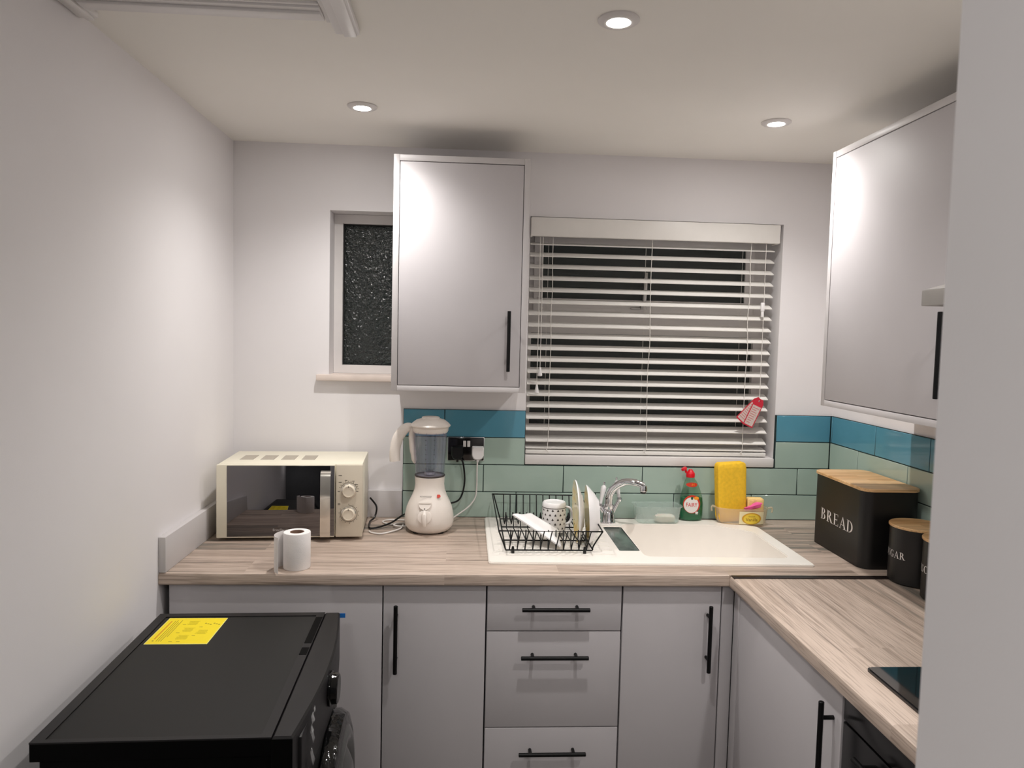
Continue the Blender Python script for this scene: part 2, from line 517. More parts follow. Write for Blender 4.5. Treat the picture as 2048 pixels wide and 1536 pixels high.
# ------------------------------------------------------------------ dimensions
W = 2.2665; H = 2.2731; T = 0.91
WD = -0.6785          # front edge of the long worktop
RX = 1.6364           # front edge of the side worktop
FY = -0.656           # front faces of the base units

# ------------------------------------------------------------------ setting
YB = -4.3
mb = MB(); mb.box(-0.15, W + 0.15, YB - 0.1, 0.3, -0.1, 0.0); struct('floor', mb, 'floor')
mb = MB(); mb.box(-0.15, W + 0.15, YB - 0.1, 0.3, H, H + 0.12); struct('ceiling', mb, 'ceiling')
mb = MB(); mb.box(-0.15, 0, YB, 0.0, 0, H); struct('wall_left', mb, 'wall')
mb = MB(); mb.box(W, W + 0.15, YB, 0.0, 0, H); struct('wall_right', mb, 'wall')
mb = MB(); mb.box(-0.15, W + 0.15, YB - 0.1, YB, 0, H); struct('wall_front', mb, 'hall')
BACK = Matrix(((1, 0, 0, 0), (0, 0, 1, 0), (0, 1, 0, 0), (0, 0, 0, 1)))         # drawing xy -> world xz, depth -> +y
SW = (0.345, 0.74, 1.44, 2.0385)      # small window opening
BW = (1.0776, 2.039, 1.1145, 2.0405)  # big window opening
def rect(a): return [(a[0], a[2]), (a[1], a[2]), (a[1], a[3]), (a[0], a[3])]
mb = MB(); mb.slab([(-0.15, 0), (W + 0.15, 0), (W + 0.15, H), (-0.15, H)], [rect(SW), rect(BW)], 0, 0.26, T=BACK); struct('wall_back', mb, 'wall')
# doorway wall beside the camera
mb = MB(); mb.box(1.1365, W, -2.75, -2.35, 0, H); struct('wall_doorway', mb, 'wall')

def window(name, op, y, fw):
    x0, x1, z0, z1 = op
    mb = MB()
    mb.slab([(x0, z0), (x1, z0), (x1, z1), (x0, z1)], [fw[0]], y, y + 0.07, T=BACK) if len(fw) == 1 else mb.slab([(x0, z0), (x1, z0), (x1, z1), (x0, z1)], fw, y, y + 0.07, T=BACK)
    return struct(name, mb, 'upvc')
# small obscured window
g = (0.378, 0.705, 1.472, 2.004)
w1 = window('window_1', (SW[0] + .001, SW[1] - .001, SW[2] + .001, SW[3] - .001), 0.085, [rect(g)])
mb = MB(); mb.box(g[0], g[1], 0.112, 0.118, g[2], g[3]); obj('pane', mb, 'glass_small', w1)
mb = MB()
mb.slab([(g[0] - .006, g[2] - .006), (g[1] + .006, g[2] - .006), (g[1] + .006, g[3] + .006), (g[0] - .006, g[3] + .006)], [rect((g[0] + .004, g[1] - .004, g[2] + .004, g[3] - .004))], 0.100, 0.110, T=BACK)
obj('glazing_gasket', mb, 'dark', w1)
mb = MB(); mb.box(0.303, 0.78, -0.028, -0.0005, 1.4175, 1.4395, b=0.003); mb.box(SW[0] + .002, SW[1] - .002, -0.001, 0.084, 1.4395, 1.4405)
o = struct('trim_1', mb, 'sill_wood')
# big window: fixed light below, top-hung sash above
lo = (1.1036, 1.999, 1.249, 1.612); hi = (1.1424, 1.949, 1.748, 1.9535)
x0, x1, z0, z1 = BW
mb = MB()
mb.slab([(x0 + .001, z0 + .036), (x1 - .001, z0 + .036), (x1 - .001, z1 - .001), (x0 + .001, z1 - .001)], [rect(lo), rect((1.118, 1.975, 1.700, 1.985))], 0.15, 0.21, T=BACK)
w2 = struct('window_2', mb, 'upvc')
mb = MB(); mb.slab(rect((1.108, 1.985, 1.69, 1.995)), [rect(hi)], 0.134, 0.149, T=BACK); obj('sash', mb, 'upvc', w2)
mb = MB(); mb.box(lo[0], lo[1], 0.172, 0.178, lo[2], lo[3]); obj('pane', mb, 'glass_big', w2)
mb = MB(); mb.box(hi[0], hi[1], 0.143, 0.147, hi[2], hi[3]); obj('pane', mb, 'glass_big', w2)
mb = MB()
mb.box(1.529, 1.553, 0.118, 0.134, 1.712, 1.738, b=.003); mb.tube([(1.541, 0.114, 1.725), (1.543, 0.110, 1.80), (1.546, 0.112, 1.855)], [0.008, 0.009, 0.006], 8)
mb.lathe([(0, 0), (0.006, 0), (0.006, 0.004), (0, 0.004)], 12, T=TR((1.541, 0.117, 1.718), rx=PI / 2))
mb.box(1.492, 1.530, 0.122, 0.134, 1.712, 1.720, b=.002)
obj('window_handle', mb, 'steel', w2)
mb = MB(); mb.box(x0 + .0005, x1 - .0005, -0.012, 0.15, 1.1150, 1.150, b=.004); struct('trim_2', mb, 'upvc')

# loft hatch in the ceiling
t = thing('loft_hatch', 'white panelled loft hatch with moulded trim in the ceiling at the top left', 'loft hatch', (0.28, -1.5, H))
def hatch_trim(x0, x1, y0, y1, axis):
    mb = MB()
    if axis == 'y':
        mb.box(x0, x1, y0, y1, H - 0.014, H - .0002, b=.003)
        mb.box(x0 + .020, x1 - .006, y0 + .002, y1 - .004, H - 0.021, H - .013, b=.003)
        mb.box(x0 - .010, x0 + .0, y0, y1 - .05, H - 0.010, H - .0002, b=.003)
    else:
        mb.box(x0, x1, y0, y1, H - 0.014, H - .0002, b=.003)
        mb.box(x0, x1, y0 + .014, y1 - .022, H - 0.021, H - .013, b=.003)
        mb.box(x0, x1, y0 - .010, y0, H - 0.010, H - .0002, b=.003)
    return mb
obj('architrave', hatch_trim(0.545, 0.600, -2.0, -1.052, 'y'), 'gloss_white', t)
obj('architrave', hatch_trim(0.002, 0.045, -2.0, -1.075, 'y'), 'gloss_white', t)
obj('architrave', hatch_trim(0.045, 0.535, -1.185, -1.118, 'x'), 'gloss_white', t)
mb = MB(); mb.box(0.045, 0.535, -2.0, -1.195, H - .004, H - .0002); obj('hatch_panel', mb, 'ceiling', t)

# ------------------------------------------------------------------ downlights
def downlight(x, y, label, watts=9.0):
    t = thing('downlight', label, 'ceiling light', (x, y, H), 'recessed ceiling spotlights')
    mb = MB(); mb.lathe([(0.0245, -0.002), (0.026, -0.0075), (0.032, -0.0085), (0.041, -0.006), (0.0445, -0.003), (0.0445, -0.0002), (0.0245, -0.0002)], 40, T=TR((x, y, H)))
    obj('bezel', mb, 'bezel', t)
    mb = MB(); mb.lathe([(0, -0.0115), (0.012, -0.0108), (0.020, -0.0085), (0.0238, -0.005), (0.024, -.0003), (0, -.0003)], 32, T=TR((x, y, H)))
    obj('lens', mb, 'lamp', t)
    lamp(x, y, watts)
def lamp(x, y, watts, r=0.026, z=H - 0.0160, cone=140):
    la = bpy.data.lights.new('lamp_light', 'SPOT'); la.spot_size = math.radians(cone); la.spot_blend = 1.0
    la.shadow_soft_size = r; la.energy = watts; la.color = (1.0, 0.965, 0.935)
    o = bpy.data.objects.new('lamp_light', la); COL.objects.link(o); o.location = (x, y, z)
    ls = bpy.data.lights.new('lamp_spill', 'AREA'); ls.shape = 'DISK'; ls.size = 0.044; ls.energy = watts * .046; ls.color = la.color
    o = bpy.data.objects.new('lamp_spill', ls); COL.objects.link(o); o.location = (x, y, z)
LW = 30.0
downlight(1.1600, -1.1697, 'largest and nearest ceiling spotlight, at the top centre above the drawers', LW)
downlight(0.5250, -0.4804, 'ceiling spotlight left of the hanging cabinet, above the cream microwave', LW)
downlight(1.7889, -0.4950, 'ceiling spotlight at the right, above the sink bowl near the corner cabinet', LW)
lamp(1.79, -1.88, LW)
hl = bpy.data.lights.new('hall_fill', 'AREA'); hl.shape = 'DISK'; hl.size = 0.30; hl.energy = 8.0; hl.color = (1.0, .985, .95)  # unseen fill lamp added behind the camera to brighten the doorway wall
ho = bpy.data.objects.new('hall_fill', hl); COL.objects.link(ho); ho.location = (0.50, -3.2, H - .02)

# ------------------------------------------------------------------ tiled splashbacks
def tile(mb, a0, a1, z0, z1, mi, side):
    g = 0.0015
    if side == 'back': mb.box(a0 + g, a1 - g, -0.0085, -0.002, z0 + g, z1 - g, b=0.0012, seg=1, mi=mi)
    else: mb.box(W - 0.0085, W - 0.002, a0 + g, a1 - g, z0 + g, z1 - g, b=0.0012, seg=1, mi=mi)
TZ = 1.3175; RH = 0.103
rows = [(TZ - RH, TZ, 1), (TZ - 2 * RH, TZ - RH, 2), (TZ - 3 * RH, TZ - 2 * RH, 2), (T + .0005, TZ - 3 * RH, 2)]
def cuts(lo, hi, j):
    c = [lo]; x = j
    while x - .303 > lo: x -= .303
    while x < lo + .004: x += .303
    while x < hi - .004:
        c.append(x); x += .303
    c.append(hi)
    return list(zip(c, c[1:]))
mb = MB(); XL = 0.6216
mb.slab([(XL, T + .0005), (W - .009, T + .0005), (W - .009, TZ), (BW[1], TZ), (BW[1], BW[2] - .001), (BW[0], BW[2] - .001), (BW[0], TZ), (XL, TZ)], [], -0.007, -0.0002, T=BACK)
for (a, b) in cuts(XL, BW[0], 0.7746): tile(mb, a, b, *rows[0], 'back')
for (a, b) in ((XL, 0.905), (0.905, BW[0])): tile(mb, a, b, *rows[1], 'back')
for r in rows[:2]: tile(mb, BW[1] + .004, W - .009, *r, 'back')
for (a, b) in cuts(XL, W - .009, 0.9229): tile(mb, a, b, *rows[2], 'back')
for (a, b) in cuts(XL, W - .009, 1.0479): tile(mb, a, b, *rows[3], 'back')
tag(obj('tiled_splashback', mb, ['grout', 'blue', 'green']), 'blue and sage green tiled splashback behind the sink and under the blind', 'splashback')
mb = MB()
mb.box(W - .007, W - .0002, -2.0, -.0002, T + .0005, TZ)
for r, j in zip(rows, (-.3231, -.2141, -.37, -.25)):
    for (a, b) in cuts(-2.0, -.009, j): tile(mb, a, b, *r, 'side')
tag(obj('tiled_splashback', mb, ['grout', 'blue', 'green']), 'blue and sage green tiled splashback on the side wall behind the bread bin', 'splashback')

# ------------------------------------------------------------------ worktops and upstands
SINK = [(0.930, -0.585), (1.934, -0.599), (1.934, -0.140), (1.800, -0.040), (0.930, -0.030)]
def front_round(mb, axis, edge, r=0.007):
    pass
mb = MB()
prof = [(-.0005, T - .035), (WD + .004, T - .035), (WD, T - .031), (WD, T - .008), (WD + .0025, T - .0025), (WD + .008, T), (-.545, T)]
# front strip with rounded nose, then the body with the sink cut-out
nose = [(-.545, T - .035), (WD + .004, T - .035), (WD, T - .031), (WD, T - .008), (WD + .0025, T - .0025), (WD + .008, T), (-.545, T)]
def strip(x0, x1, pr):
    mb.loft([[(x0, y, z) for y, z in pr], [(x1, y, z) for y, z in pr]])
strip(0.0005, RX, nose)
mb.slab([(RX, -.6785), (W - .0005, -.6785), (W - .0005, -.0005), (.0005, -.0005), (.0005, -.545), (RX, -.545)], [[(1.335, -.541), (1.903, -.541), (1.903, -.195), (1.768, -.100), (1.335, -.100)]], T - .035, T)
wt = obj('worktop', mb, 'wood_x')
tag(wt, 'long pale oak worktop holding the sink, blender and microwave', 'worktop')
mb = MB(); YE = -2.349
pr = [(RX + .13, T - .037), (RX + .004, T - .037), (RX, T - .033), (RX, T - .010), (RX + .0025, T - .0045), (RX + .008, T - .002), (RX + .13, T - .002)]
mb.loft([[(x, YE, z) for x, z in pr], [(x, -.6795, z) for x, z in pr]])
mb.box(RX + .13, W - .0005, YE, -.6795, T - .037, T - .002)
tag(obj('worktop', mb, 'wood_y'), 'oak worktop along the right side holding the black hob', 'worktop')
mb = MB(); mb.box(RX + .004, 2.2, -.7035, -.6795, T - .0018, T + .0012, b=.0006)  # drawn wider than the real strip, with its shadow painted in
tag(obj('joining_strip', mb, 'strip'), 'thin black strip along the seam where the two worktops meet', 'strip')
mb = MB(); mb.box(.0005, .020, WD + .002, -.0005, T + .0003, T + .1010, b=.0012)
tag(obj('upstand', mb, 'unit_edge'), 'grey upstand along the left wall beside the microwave', 'upstand')
mb = MB(); mb.box(.0205, XL - .001, -.019, -.0005, T + .0003, T + .1010, b=.0012)
tag(obj('upstand', mb, 'unit_edge'), 'grey upstand behind the microwave against the window wall', 'upstand')

# ------------------------------------------------------------------ base units
def bar_handle(parent, c, L, axis, out, posts=0.064, so=0.029, r=0.006):
    """bar on two posts; c lies on the door face, out points into the room"""
    mb = MB(); c = Vector(c); o = Vector(out); a = Vector(axis)
    b = c + o * so
    e = a * (L / 2)
    mb.tube([b - e, b - e + a * .001, b + e - a * .001, b + e], [r * .8, r, r, r * .8], 14)
    for s in (-1, 1):
        p = c + a * (posts * s)
        mb.tube([p + o * .0003, p + o * (so - r * .6)], r * .8, 12)
    return obj('handle', mb, 'black_metal', parent)

def carcass(parent, x0, x1, y0=FY + .0185, y1=-.03, top=T - .0365):
    mb = MB(); mb.slab([(x0, y0), (x1, y0), (x1, y1), (x0, y1)], [[(x0 + .016, y0 + .002), (x1 - .016, y0 + .002), (x1 - .016, y1 - .008), (x0 + .016, y1 - .008)]], .15, top)
    mb.box(x0 + .016, x1 - .016, y0 + .002, y1 - .008, .15, .166)
    obj('carcass', mb, 'unit', parent)
    mb = MB(); mb.box(x0, x1, y0 + .05, y0 + .066, .0005, .1495); obj('plinth', mb, 'unit', parent)

mb = MB(); mb.box(.021, .6218, FY, FY + .018, .0005, T - .0365, b=.001)
tag(obj('end_panel', mb, 'unit'), 'plain grey panel under the worktop behind the black washing machine', 'panel')
def door_unit(x0, x1, hx, label, top=T - .0365):
    t = thing('base_cabinet', label, 'cabinet', ((x0 + x1) / 2, FY, 0), 'grey kitchen base units')
    carcass(t, x0 + .0005, x1 - .0005, top=top)
    mb = MB(); mb.box(x0 + .0015, x1 - .0015, FY, FY + .018, .152, T - .041, b=.0012)
    d = obj('door', mb, 'unit', t)
    bar_handle(d, (hx, FY, .7185), .201, (0, 0, 1), (0, -1, 0))
door_unit(.6240, .9230, .6634, 'grey base cabinet left of the drawers with its handle on the left')
t = thing('drawer_unit', 'grey base unit of three stacked drawers below the dish rack', 'drawers', (1.125, FY, 0), 'grey kitchen base units')
carcass(t, .9255, 1.3225)
for z0, z1, hz in ((.7350, T - .041, .8072), (.4430, .7315, .6637), (.152, .4395, .3733)):
    mb = MB(); mb.box(.9265, 1.3220, FY, FY + .018, z0, z1, b=.0012)
    d = obj('drawer', mb, 'unit', t)
    bar_handle(d, (1.1255, FY, hz), .198, (1, 0, 0), (0, -1, 0))
door_unit(1.3255, 1.6225, 1.5825, 'grey base cabinet right of the drawers under the sink bowl', .70)
mb = MB(); mb.box(1.6250, 1.6600, FY + .0005, FY + .0185, .0005, T - .0375, b=.001)
tag(obj('corner_post', mb, 'unit'), 'narrow grey corner filler between the two runs of cabinets', 'panel')
# side run
DX = 1.660
t = thing('base_cabinet', 'grey base cabinet on the right run beside the black oven', 'cabinet', (DX, -1.0, 0), 'grey kitchen base units')
mb = MB(); mb.box(DX + .0185, W - .03, -1.3000, -.72, .15, T - .0385); obj('carcass', mb, 'unit', t)
mb = MB(); mb.box(DX + .06, DX + .076, -1.3, -.72, .0005, .1495); obj('plinth', mb, 'unit', t)
mb = MB(); mb.box(DX, DX + .018, -.7040, -.6605, .0005, T - .040, b=.001); obj('filler', mb, 'unit', t)
mb = MB(); mb.box(DX, DX + .018, -1.2990, -.7065, .152, T - .043, b=.0012)
d = obj('door', mb, 'unit', t)
bar_handle(d, (DX, -1.2665, .726), .20, (0, 0, 1), (-1, 0, 0))
# oven
t = thing('oven', 'black built-in oven under the right worktop below the hob', 'oven', (DX, -1.6, 0))
mb = MB(); mb.box(DX + .02, W - .03, -1.9, -1.3030, .15, T - .0385); obj('body', mb, 'oven', t)
mb = MB(); mb.box(DX + .002, DX + .0195, -1.9, -1.3030, .806, T - .040, b=.002); obj('control_panel', mb, 'oven', t)
mb = MB(); mb.box(DX + .002, DX + .0195, -1.9, -1.3030, .25, .802, b=.002)
d = obj('oven_door', mb, 'oven', t)
bar_handle(d, (DX + .002, -1.60, .775), .40, (0, 1, 0), (-1, 0, 0), posts=.17)
mb = MB(); mb.box(DX + .05, DX + .066, -1.9, -1.303, .0005, .1495); obj('plinth', mb, 'oven', t)
# hob
t = thing('hob', 'black glass hob set into the right worktop', 'hob', (1.96, -1.58, T))
mb = MB(); mb.prism(rrect(1.710, 2.22, -1.88, -1.292, .012), T - .0018, T + .003); obj('frame', mb, 'hob_edge', t)
mb = MB(); mb.prism(rrect(1.713, 2.217, -1.877, -1.295, .011), T + .003, T + .0052); obj('glass', mb, 'hob', t)

# ------------------------------------------------------------------ wall cabinets
t = thing('wall_cabinet', 'grey wall cabinet hanging between the two windows', 'cabinet', (.826, -.145, 1.4056), 'grey wall cabinets')
CX0, CX1, CZ0, CZ1, CY = .6018, 1.0505, 1.4056, 2.181, -.290
mb = MB(); th = .0195
mb.box(CX0, CX0 + th, CY, -.0005, CZ0, CZ1, b=.001); mb.box(CX1 - th, CX1, CY, -.0005, CZ0, CZ1, b=.001)
mb.box(CX0 + th, CX1 - th, CY + .001, -.0005, CZ1 - .020, CZ1 - .0005, b=.001); mb.box(CX0 + th, CX1 - th, CY + .001, -.0005, CZ0 + .0005, CZ0 + .018, b=.001)
mb.box(CX0 + th, CX1 - th, -.012, -.001, CZ0 + .018, CZ1 - .020)
obj('carcass', mb, 'unit_edge', t)
mb = MB(); mb.box(CX0 + th + .002, CX1 - th - .002, CY + .001, CY + .019, CZ0 + .0200, CZ1 - .0225, b=.001)
d = obj('door', mb, 'unit', t)
bar_handle(d, (.9893, CY + .001, 1.578), .201, (0, 0, 1), (0, -1, 0))
t = thing('wall_cabinet', 'grey wall cabinet on the right wall above the bread bin', 'cabinet', (2.11, -.87, 1.403), 'grey wall cabinets')
CX, Y0, Y1 = 1.960, -.5235, -1.215
mb = MB()
mb.box(CX, W - .0005, Y0 - th, Y0, CZ0 - .002, CZ1, b=.001); mb.box(CX, W - .0005, Y1, Y1 + th, CZ0 - .002, CZ1, b=.001)
mb.box(CX + .001, W - .0005, Y1 + th, Y0 - th, CZ1 - .020, CZ1 - .0005, b=.001); mb.box(CX + .001, W - .0005, Y1 + th, Y0 - th, CZ0 - .0015, CZ0 + .016, b=.001)
mb.box(W - .012, W - .001, Y1 + th, Y0 - th, CZ0 + .016, CZ1 - .02)
obj('carcass', mb, 'unit_edge', t)
mb = MB(); mb.box(CX + .001, CX + .019, Y1 + th + .002, Y0 - th - .002, CZ0 + .0185, CZ1 - .0225, b=.001)
d = obj('door', mb, 'unit', t)
bar_handle(d, (CX + .001, -1.133, 1.5755), .201, (0, 0, 1), (-1, 0, 0))
# cooker hood
t = thing('cooker_hood', 'brushed steel cooker hood beside the right wall cabinet', 'cooker hood', (2.02, -1.6, 1.678))
mb = MB(); mb.box(1.780, W - .0005, -1.900, -1.300, 1.6785, 1.7105, b=.0015); obj('canopy_rim', mb, 'hood', t)
mb = MB(); mb.loft([[(1.782, -1.898, 1.711), (W - .001, -1.898, 1.711), (W - .001, -1.302, 1.711), (1.782, -1.302, 1.711)], [(2.02, -1.72, 1.80), (W - .001, -1.72, 1.80), (W - .001, -1.48, 1.80), (2.02, -1.48, 1.80)]]); obj('canopy', mb, 'hood', t)
mb = MB(); mb.box(2.02, W - .001, -1.72, -1.48, 1.8005, H - .0005); obj('chimney', mb, 'hood', t)

# ------------------------------------------------------------------ venetian blind
t = thing('venetian_blind', 'white venetian blind over the window above the sink', 'blind', (1.55, .02, 1.152))
mb = MB(); mb.box(1.0790, 2.0215, -0.018, -0.005, 1.9665, 2.0365, b=.004); mb.box(1.079, 1.088, -.005, .05, 1.9665, 2.0365, b=.002); mb.box(2.0125, 2.0215, -.005, .05, 1.9665, 2.0365, b=.002)
obj('valance', mb, 'blind', t)
mb = MB(); mb.box(1.0885, 2.012, 0.0, .052, 1.985, 2.032, b=.002); obj('headrail', mb, 'blind', t)
TILT = math.radians(21)
def slat_mb(z, tilt=TILT, th=.0028, x0=1.0805, x1=2.0105):
    mb = MB(); y0 = .004
    n = 6; ring0 = []; ring1 = []
    top = []; bot = []
    for k in range(n + 1):
        s = .050 * k / n
        c = .0012 * math.sin(PI * k / n)
        y = y0 + s * math.cos(tilt) - c * math.sin(tilt); zz = z + s * math.sin(tilt) + c * math.cos(tilt)
        top.append((y - th * math.sin(tilt), zz + th * math.cos(tilt))); bot.append((y, zz))
    pr = bot + top[::-1]
    mb.loft([[(x0, y, z_) for y, z_ in pr], [(x1, y, z_) for y, z_ in pr]])
    return mb
for i in range(18):
    obj('slat', slat_mb(1.9372 - .0434 * i, tilt=math.radians(13) if i == 0 else TILT), 'blind', t)
obj('slat', slat_mb(1.1735, tilt=math.radians(8)), 'blind', t)
mb = MB(); mb.box(1.0805, 2.012, .004, .054, 1.1535, 1.1690, b=.003); obj('bottom_rail', mb, 'blind', t)
for x in (1.166, 1.540, 1.918):
    mb = MB()
    wob = [(x + random.uniform(-.003, .003), .0015, 1.98 - .8 * k / 8) for k in range(9)]
    mb.tube(smooth(wob + [(x - .008, .0005, 1.172), (x + .004, -.002, 1.158)], 3), .0011, 6)
    mb.tube([(x - .012, .055, 1.985), (x - .012, .055, 1.170)], .0009, 6)
    for i in range(1, 18):
        z = 1.9372 - .0434 * i
        mb.tube([(x, .0015, z - .0012), (x - .012, .055, z + .0165)], .0007, 5)
    obj('ladder_cord', mb, 'cord', t)
    
def pull(x, z, kind):
    mb = MB(); mb.tube([(x, -.0035, 1.9660), (x + .001, -.0045, (z + 1.966) / 2), (x, -.005, z + .03)], .0011, 6)
    c = obj('pull_cord', mb, 'cord', t)
    mb = MB(); mb.lathe([(0, .034), (.0035, .033), (.0045, .026), (.0085, .006), (.0085, .002), (.006, 0), (0, 0)], 16, T=TR((x, -.0095, z)))
    obj('cord_knob', mb, 'white_plastic', c)
    return c
pull(1.1268, 1.449, 0); pull(1.1160, 1.384, 0)
c = pull(1.9735, 1.345, 0)
mb = MB(); mb.box(1.9605, 1.9745, -.0135, -.0035, 1.711, 1.745, b=.003); mb.box(1.963, 1.972, -.012, -.005, 1.690, 1.712, b=.002); obj('cord_connector', mb, 'white_plastic', c)
def warn_tag(ang, y, label):
    mb = MB(); Tm = TR((1.9690, y, 1.376)) @ FACE_S @ Matrix.Rotation(ang, 4, 'Z')
    mb.slab([(-.020, -.11), (.020, -.11), (.020, -.012), (.012, 0.004), (-.012, .004), (-.020, -.012)], [[(.0045 * math.cos(a), -.006 + .0045 * math.sin(a)) for a in (0, 1.05, 2.1, 3.14, 4.19, 5.24)]], 0, .0009, 0, Tm)
    mb.box(-.0165, .0165, -.105, -.026, .0009, .0012, mi=1, T=Tm)
    for k in range(8):
        w = random.uniform(.008, .014)
        mb.box(-.014, -.014 + 2 * w, -.036 - k * .0085, -.0345 - k * .0085, .0012, .0014, mi=2, T=Tm)
    return tag(obj('warning_tag', mb, ['tag_red', 'tag_paper', 'tag_red']), label, 'tag', 'safety tags on the blind cord')
warn_tag(-.42, -.0215, 'front red-edged printed tag hanging on the blind cord')
warn_tag(-.75, -.0190, 'red tag half hidden behind another on the blind cord')

# ------------------------------------------------------------------ sink
t = thing('sink', 'white ceramic sink with a left drainer and a single bowl', 'sink', (1.43, -.3, T))
zr = T + .007
BOWL = [(1.440, -.517), (1.886, -.525), (1.886, -.205), (1.765, -.116), (1.425, -.118), (1.425, -.50)]
CH = rrect(1.3535, 1.4205, -.458, -.162, .006, 3)
def inset(poly, d):
    c = Vector((sum(p[0] for p in poly) / len(poly), sum(p[1] for p in poly) / len(poly)))
    out = []
    n = len(poly)
    for i in range(n):
        a = Vector(poly[i - 1]); b = Vector(poly[i]); e = Vector(poly[(i + 1) % n])
        n1 = Vector((-(b - a).y, (b - a).x)).normalized(); n2 = Vector((-(e - b).y, (e - b).x)).normalized()
        m = (n1 + n2); m = m / max(.3, m.dot(n1))
        out.append(tuple(b + m * d))
    return out
mb = MB()
def rnd(poly, r, n=4):
    out = []
    N_ = len(poly)
    for i in range(N_):
        a = Vector(poly[i - 1]); b = Vector(poly[i]); c = Vector(poly[(i + 1) % N_])
        d1 = (a - b).normalized(); d2 = (c - b).normalized()
        rr = min(r, (a - b).length * .4, (c - b).length * .4)
        p1 = b + d1 * rr; p2 = b + d2 * rr
        for k in range(n + 1):
            u = k / n
            out.append(tuple(p1 * (1 - u) ** 2 + b * 2 * u * (1 - u) + p2 * u * u))
    return out
SK = rnd(SINK, .014); BO = rnd(BOWL, .03)
mb.slab(SK, [BO, CH], T + .0003, zr - .0025)
mb.slab(inset(SK, .0025), [inset(BO, -.002), CH], zr - .0025, zr)
# bowl shell
r0 = [(x, y, T + .001) for x, y in BO]; r1 = [(x, y, T - .15) for x, y in inset(BO, .012)]; r2 = [(x, y, T - .172) for x, y in inset(BO, .03)]
q0 = [(x, y, T + .001) for x, y in inset(BO, -.006)]; q1 = [(x, y, T - .185) for x, y in inset(BO, -.006)]
mb.loft([r2, r1, r0], cap=False); mb.loft([q0, q1], cap=False)
mb.add(r2, [tuple(range(len(r2)))]); mb.add(q1, [tuple(range(len(q1) - 1, -1, -1))])
# channel beside the bowl
mb.loft([[(x, y, T - .006) for x, y in CH], [(x, y, zr) for x, y in CH]], cap=False)
# tap ledge
mb.prism(rrect(1.345, 1.420, -.155, -.075, .012), zr, zr + .004)
obj('basin', mb, 'sink', t)
mb = MB(); mb.box(1.3538, 1.4202, -.4577, -.1623, T - .006, T + .0055, b=.001); obj('channel_insert', mb, 'insert', t)
mb = MB()
for k in range(9):
    y = -.50 + k * .048
    mb.box(.965, 1.330, y - .004, y + .004, zr - .0004, zr + .0012, b=.0008)
obj('drainer_ridges', mb, 'sink', t)
mb = MB(); mb.lathe([(0, 0), (.038, 0), (.042, .003), (0, .003)], 24, T=TR((1.65, -.32, T - .172))); obj('plug_hole', mb, 'chrome', t)

# tap
t = thing('mixer_tap', 'chrome mixer tap with two white lever handles behind the sink', 'tap', (1.381, -.115, zr + .004))
tx, ty, tz0 = 1.381, -.112, zr + .0042
mb = MB()
mb.lathe([(0, 0), (.027, 0), (.028, .003), (.025, .008), (.024, .03), (.021, .045), (.017, .052), (.019, .056), (.019, .066), (.014, .072), (0, .072)], 24, T=TR((tx, ty, tz0)))
obj('tap_body', mb, 'chrome', t)
mb = MB()
mb.tube(smooth([(tx, ty, tz0 + .070), (tx + .004, ty, tz0 + .105), (tx + .022, ty - .008, tz0 + .135), (tx + .055, ty - .020, tz0 + .155), (tx + .092, ty - .032, tz0 + .155), (tx + .120, ty - .042, tz0 + .145)], 6), [.0150] * 10 + [.0140] * 8 + [.0130] * 7 + [.0120] * 6, 16)
mb.lathe([(0, .024), (.012, .022), (.0145, .012), (.0145, .003), (.012, 0), (0, 0)], 18, T=TR((tx + .118, ty - .041, tz0 + .125)))
obj('spout', mb, 'chrome', t)
mb = MB(); mb.lathe([(0, 0), (.0105, 0), (.0105, .007), (0, .007)], 16, T=TR((tx + .118, ty - .041, tz0 + .1185))); obj('aerator', mb, 'black_plastic', t)
for s, base, tip in ((-1, (tx - .030, ty + .004, tz0 + .062), (tx - .014, ty + .018, tz0 + .135)), (1, (tx + .042, ty + .010, tz0 + .085), (tx + .034, ty + .032, tz0 + .150))):
    mb = MB()
    mb.tube([(tx + s * .016, ty, tz0 + .040), base], [.009, .008], 12)
    mb.lathe([(0, -.011), (.008, -.008), (.011, 0), (.008, .008), (0, .011)], 14, T=TR(base))
    d = Vector(tip) - Vector(base)
    h = obj('tap_valve', mb, 'chrome', t)
    mb = MB(); P = [Vector(base) + d * u for u in (0.06, .12, .3, .55, .8, .92, 1.0)]
    mb.tube(P, [.005, .0062, .0066, .0085, .0105, .0095, .004], 14)
    obj('lever', mb, 'ceramic', h)
    mb = MB(); mb.lathe([(0, 0), (.004, .001), (.003, .004), (.0048, .008), (.0035, .012), (0, .013)], 12, T=TR(Vector(base) + d * 1.0)); obj('finial', mb, 'chrome', h)

# ------------------------------------------------------------------ dish rack
zb = zr + .0105
t = thing('dish_rack', 'black wire dish rack standing on the sink drainer', 'dish rack', (1.125, -.28, zr))
mb = MB(); wr = .0024
FL, FR, BR_, BL = (.962, -.512, .9935), (1.287, -.512, .993), (1.287, -.045, 1.006), (.957, -.045, 1.008)
mb.tube([FL, FR, BR_, BL], wr * 1.1, 8, closed=True)
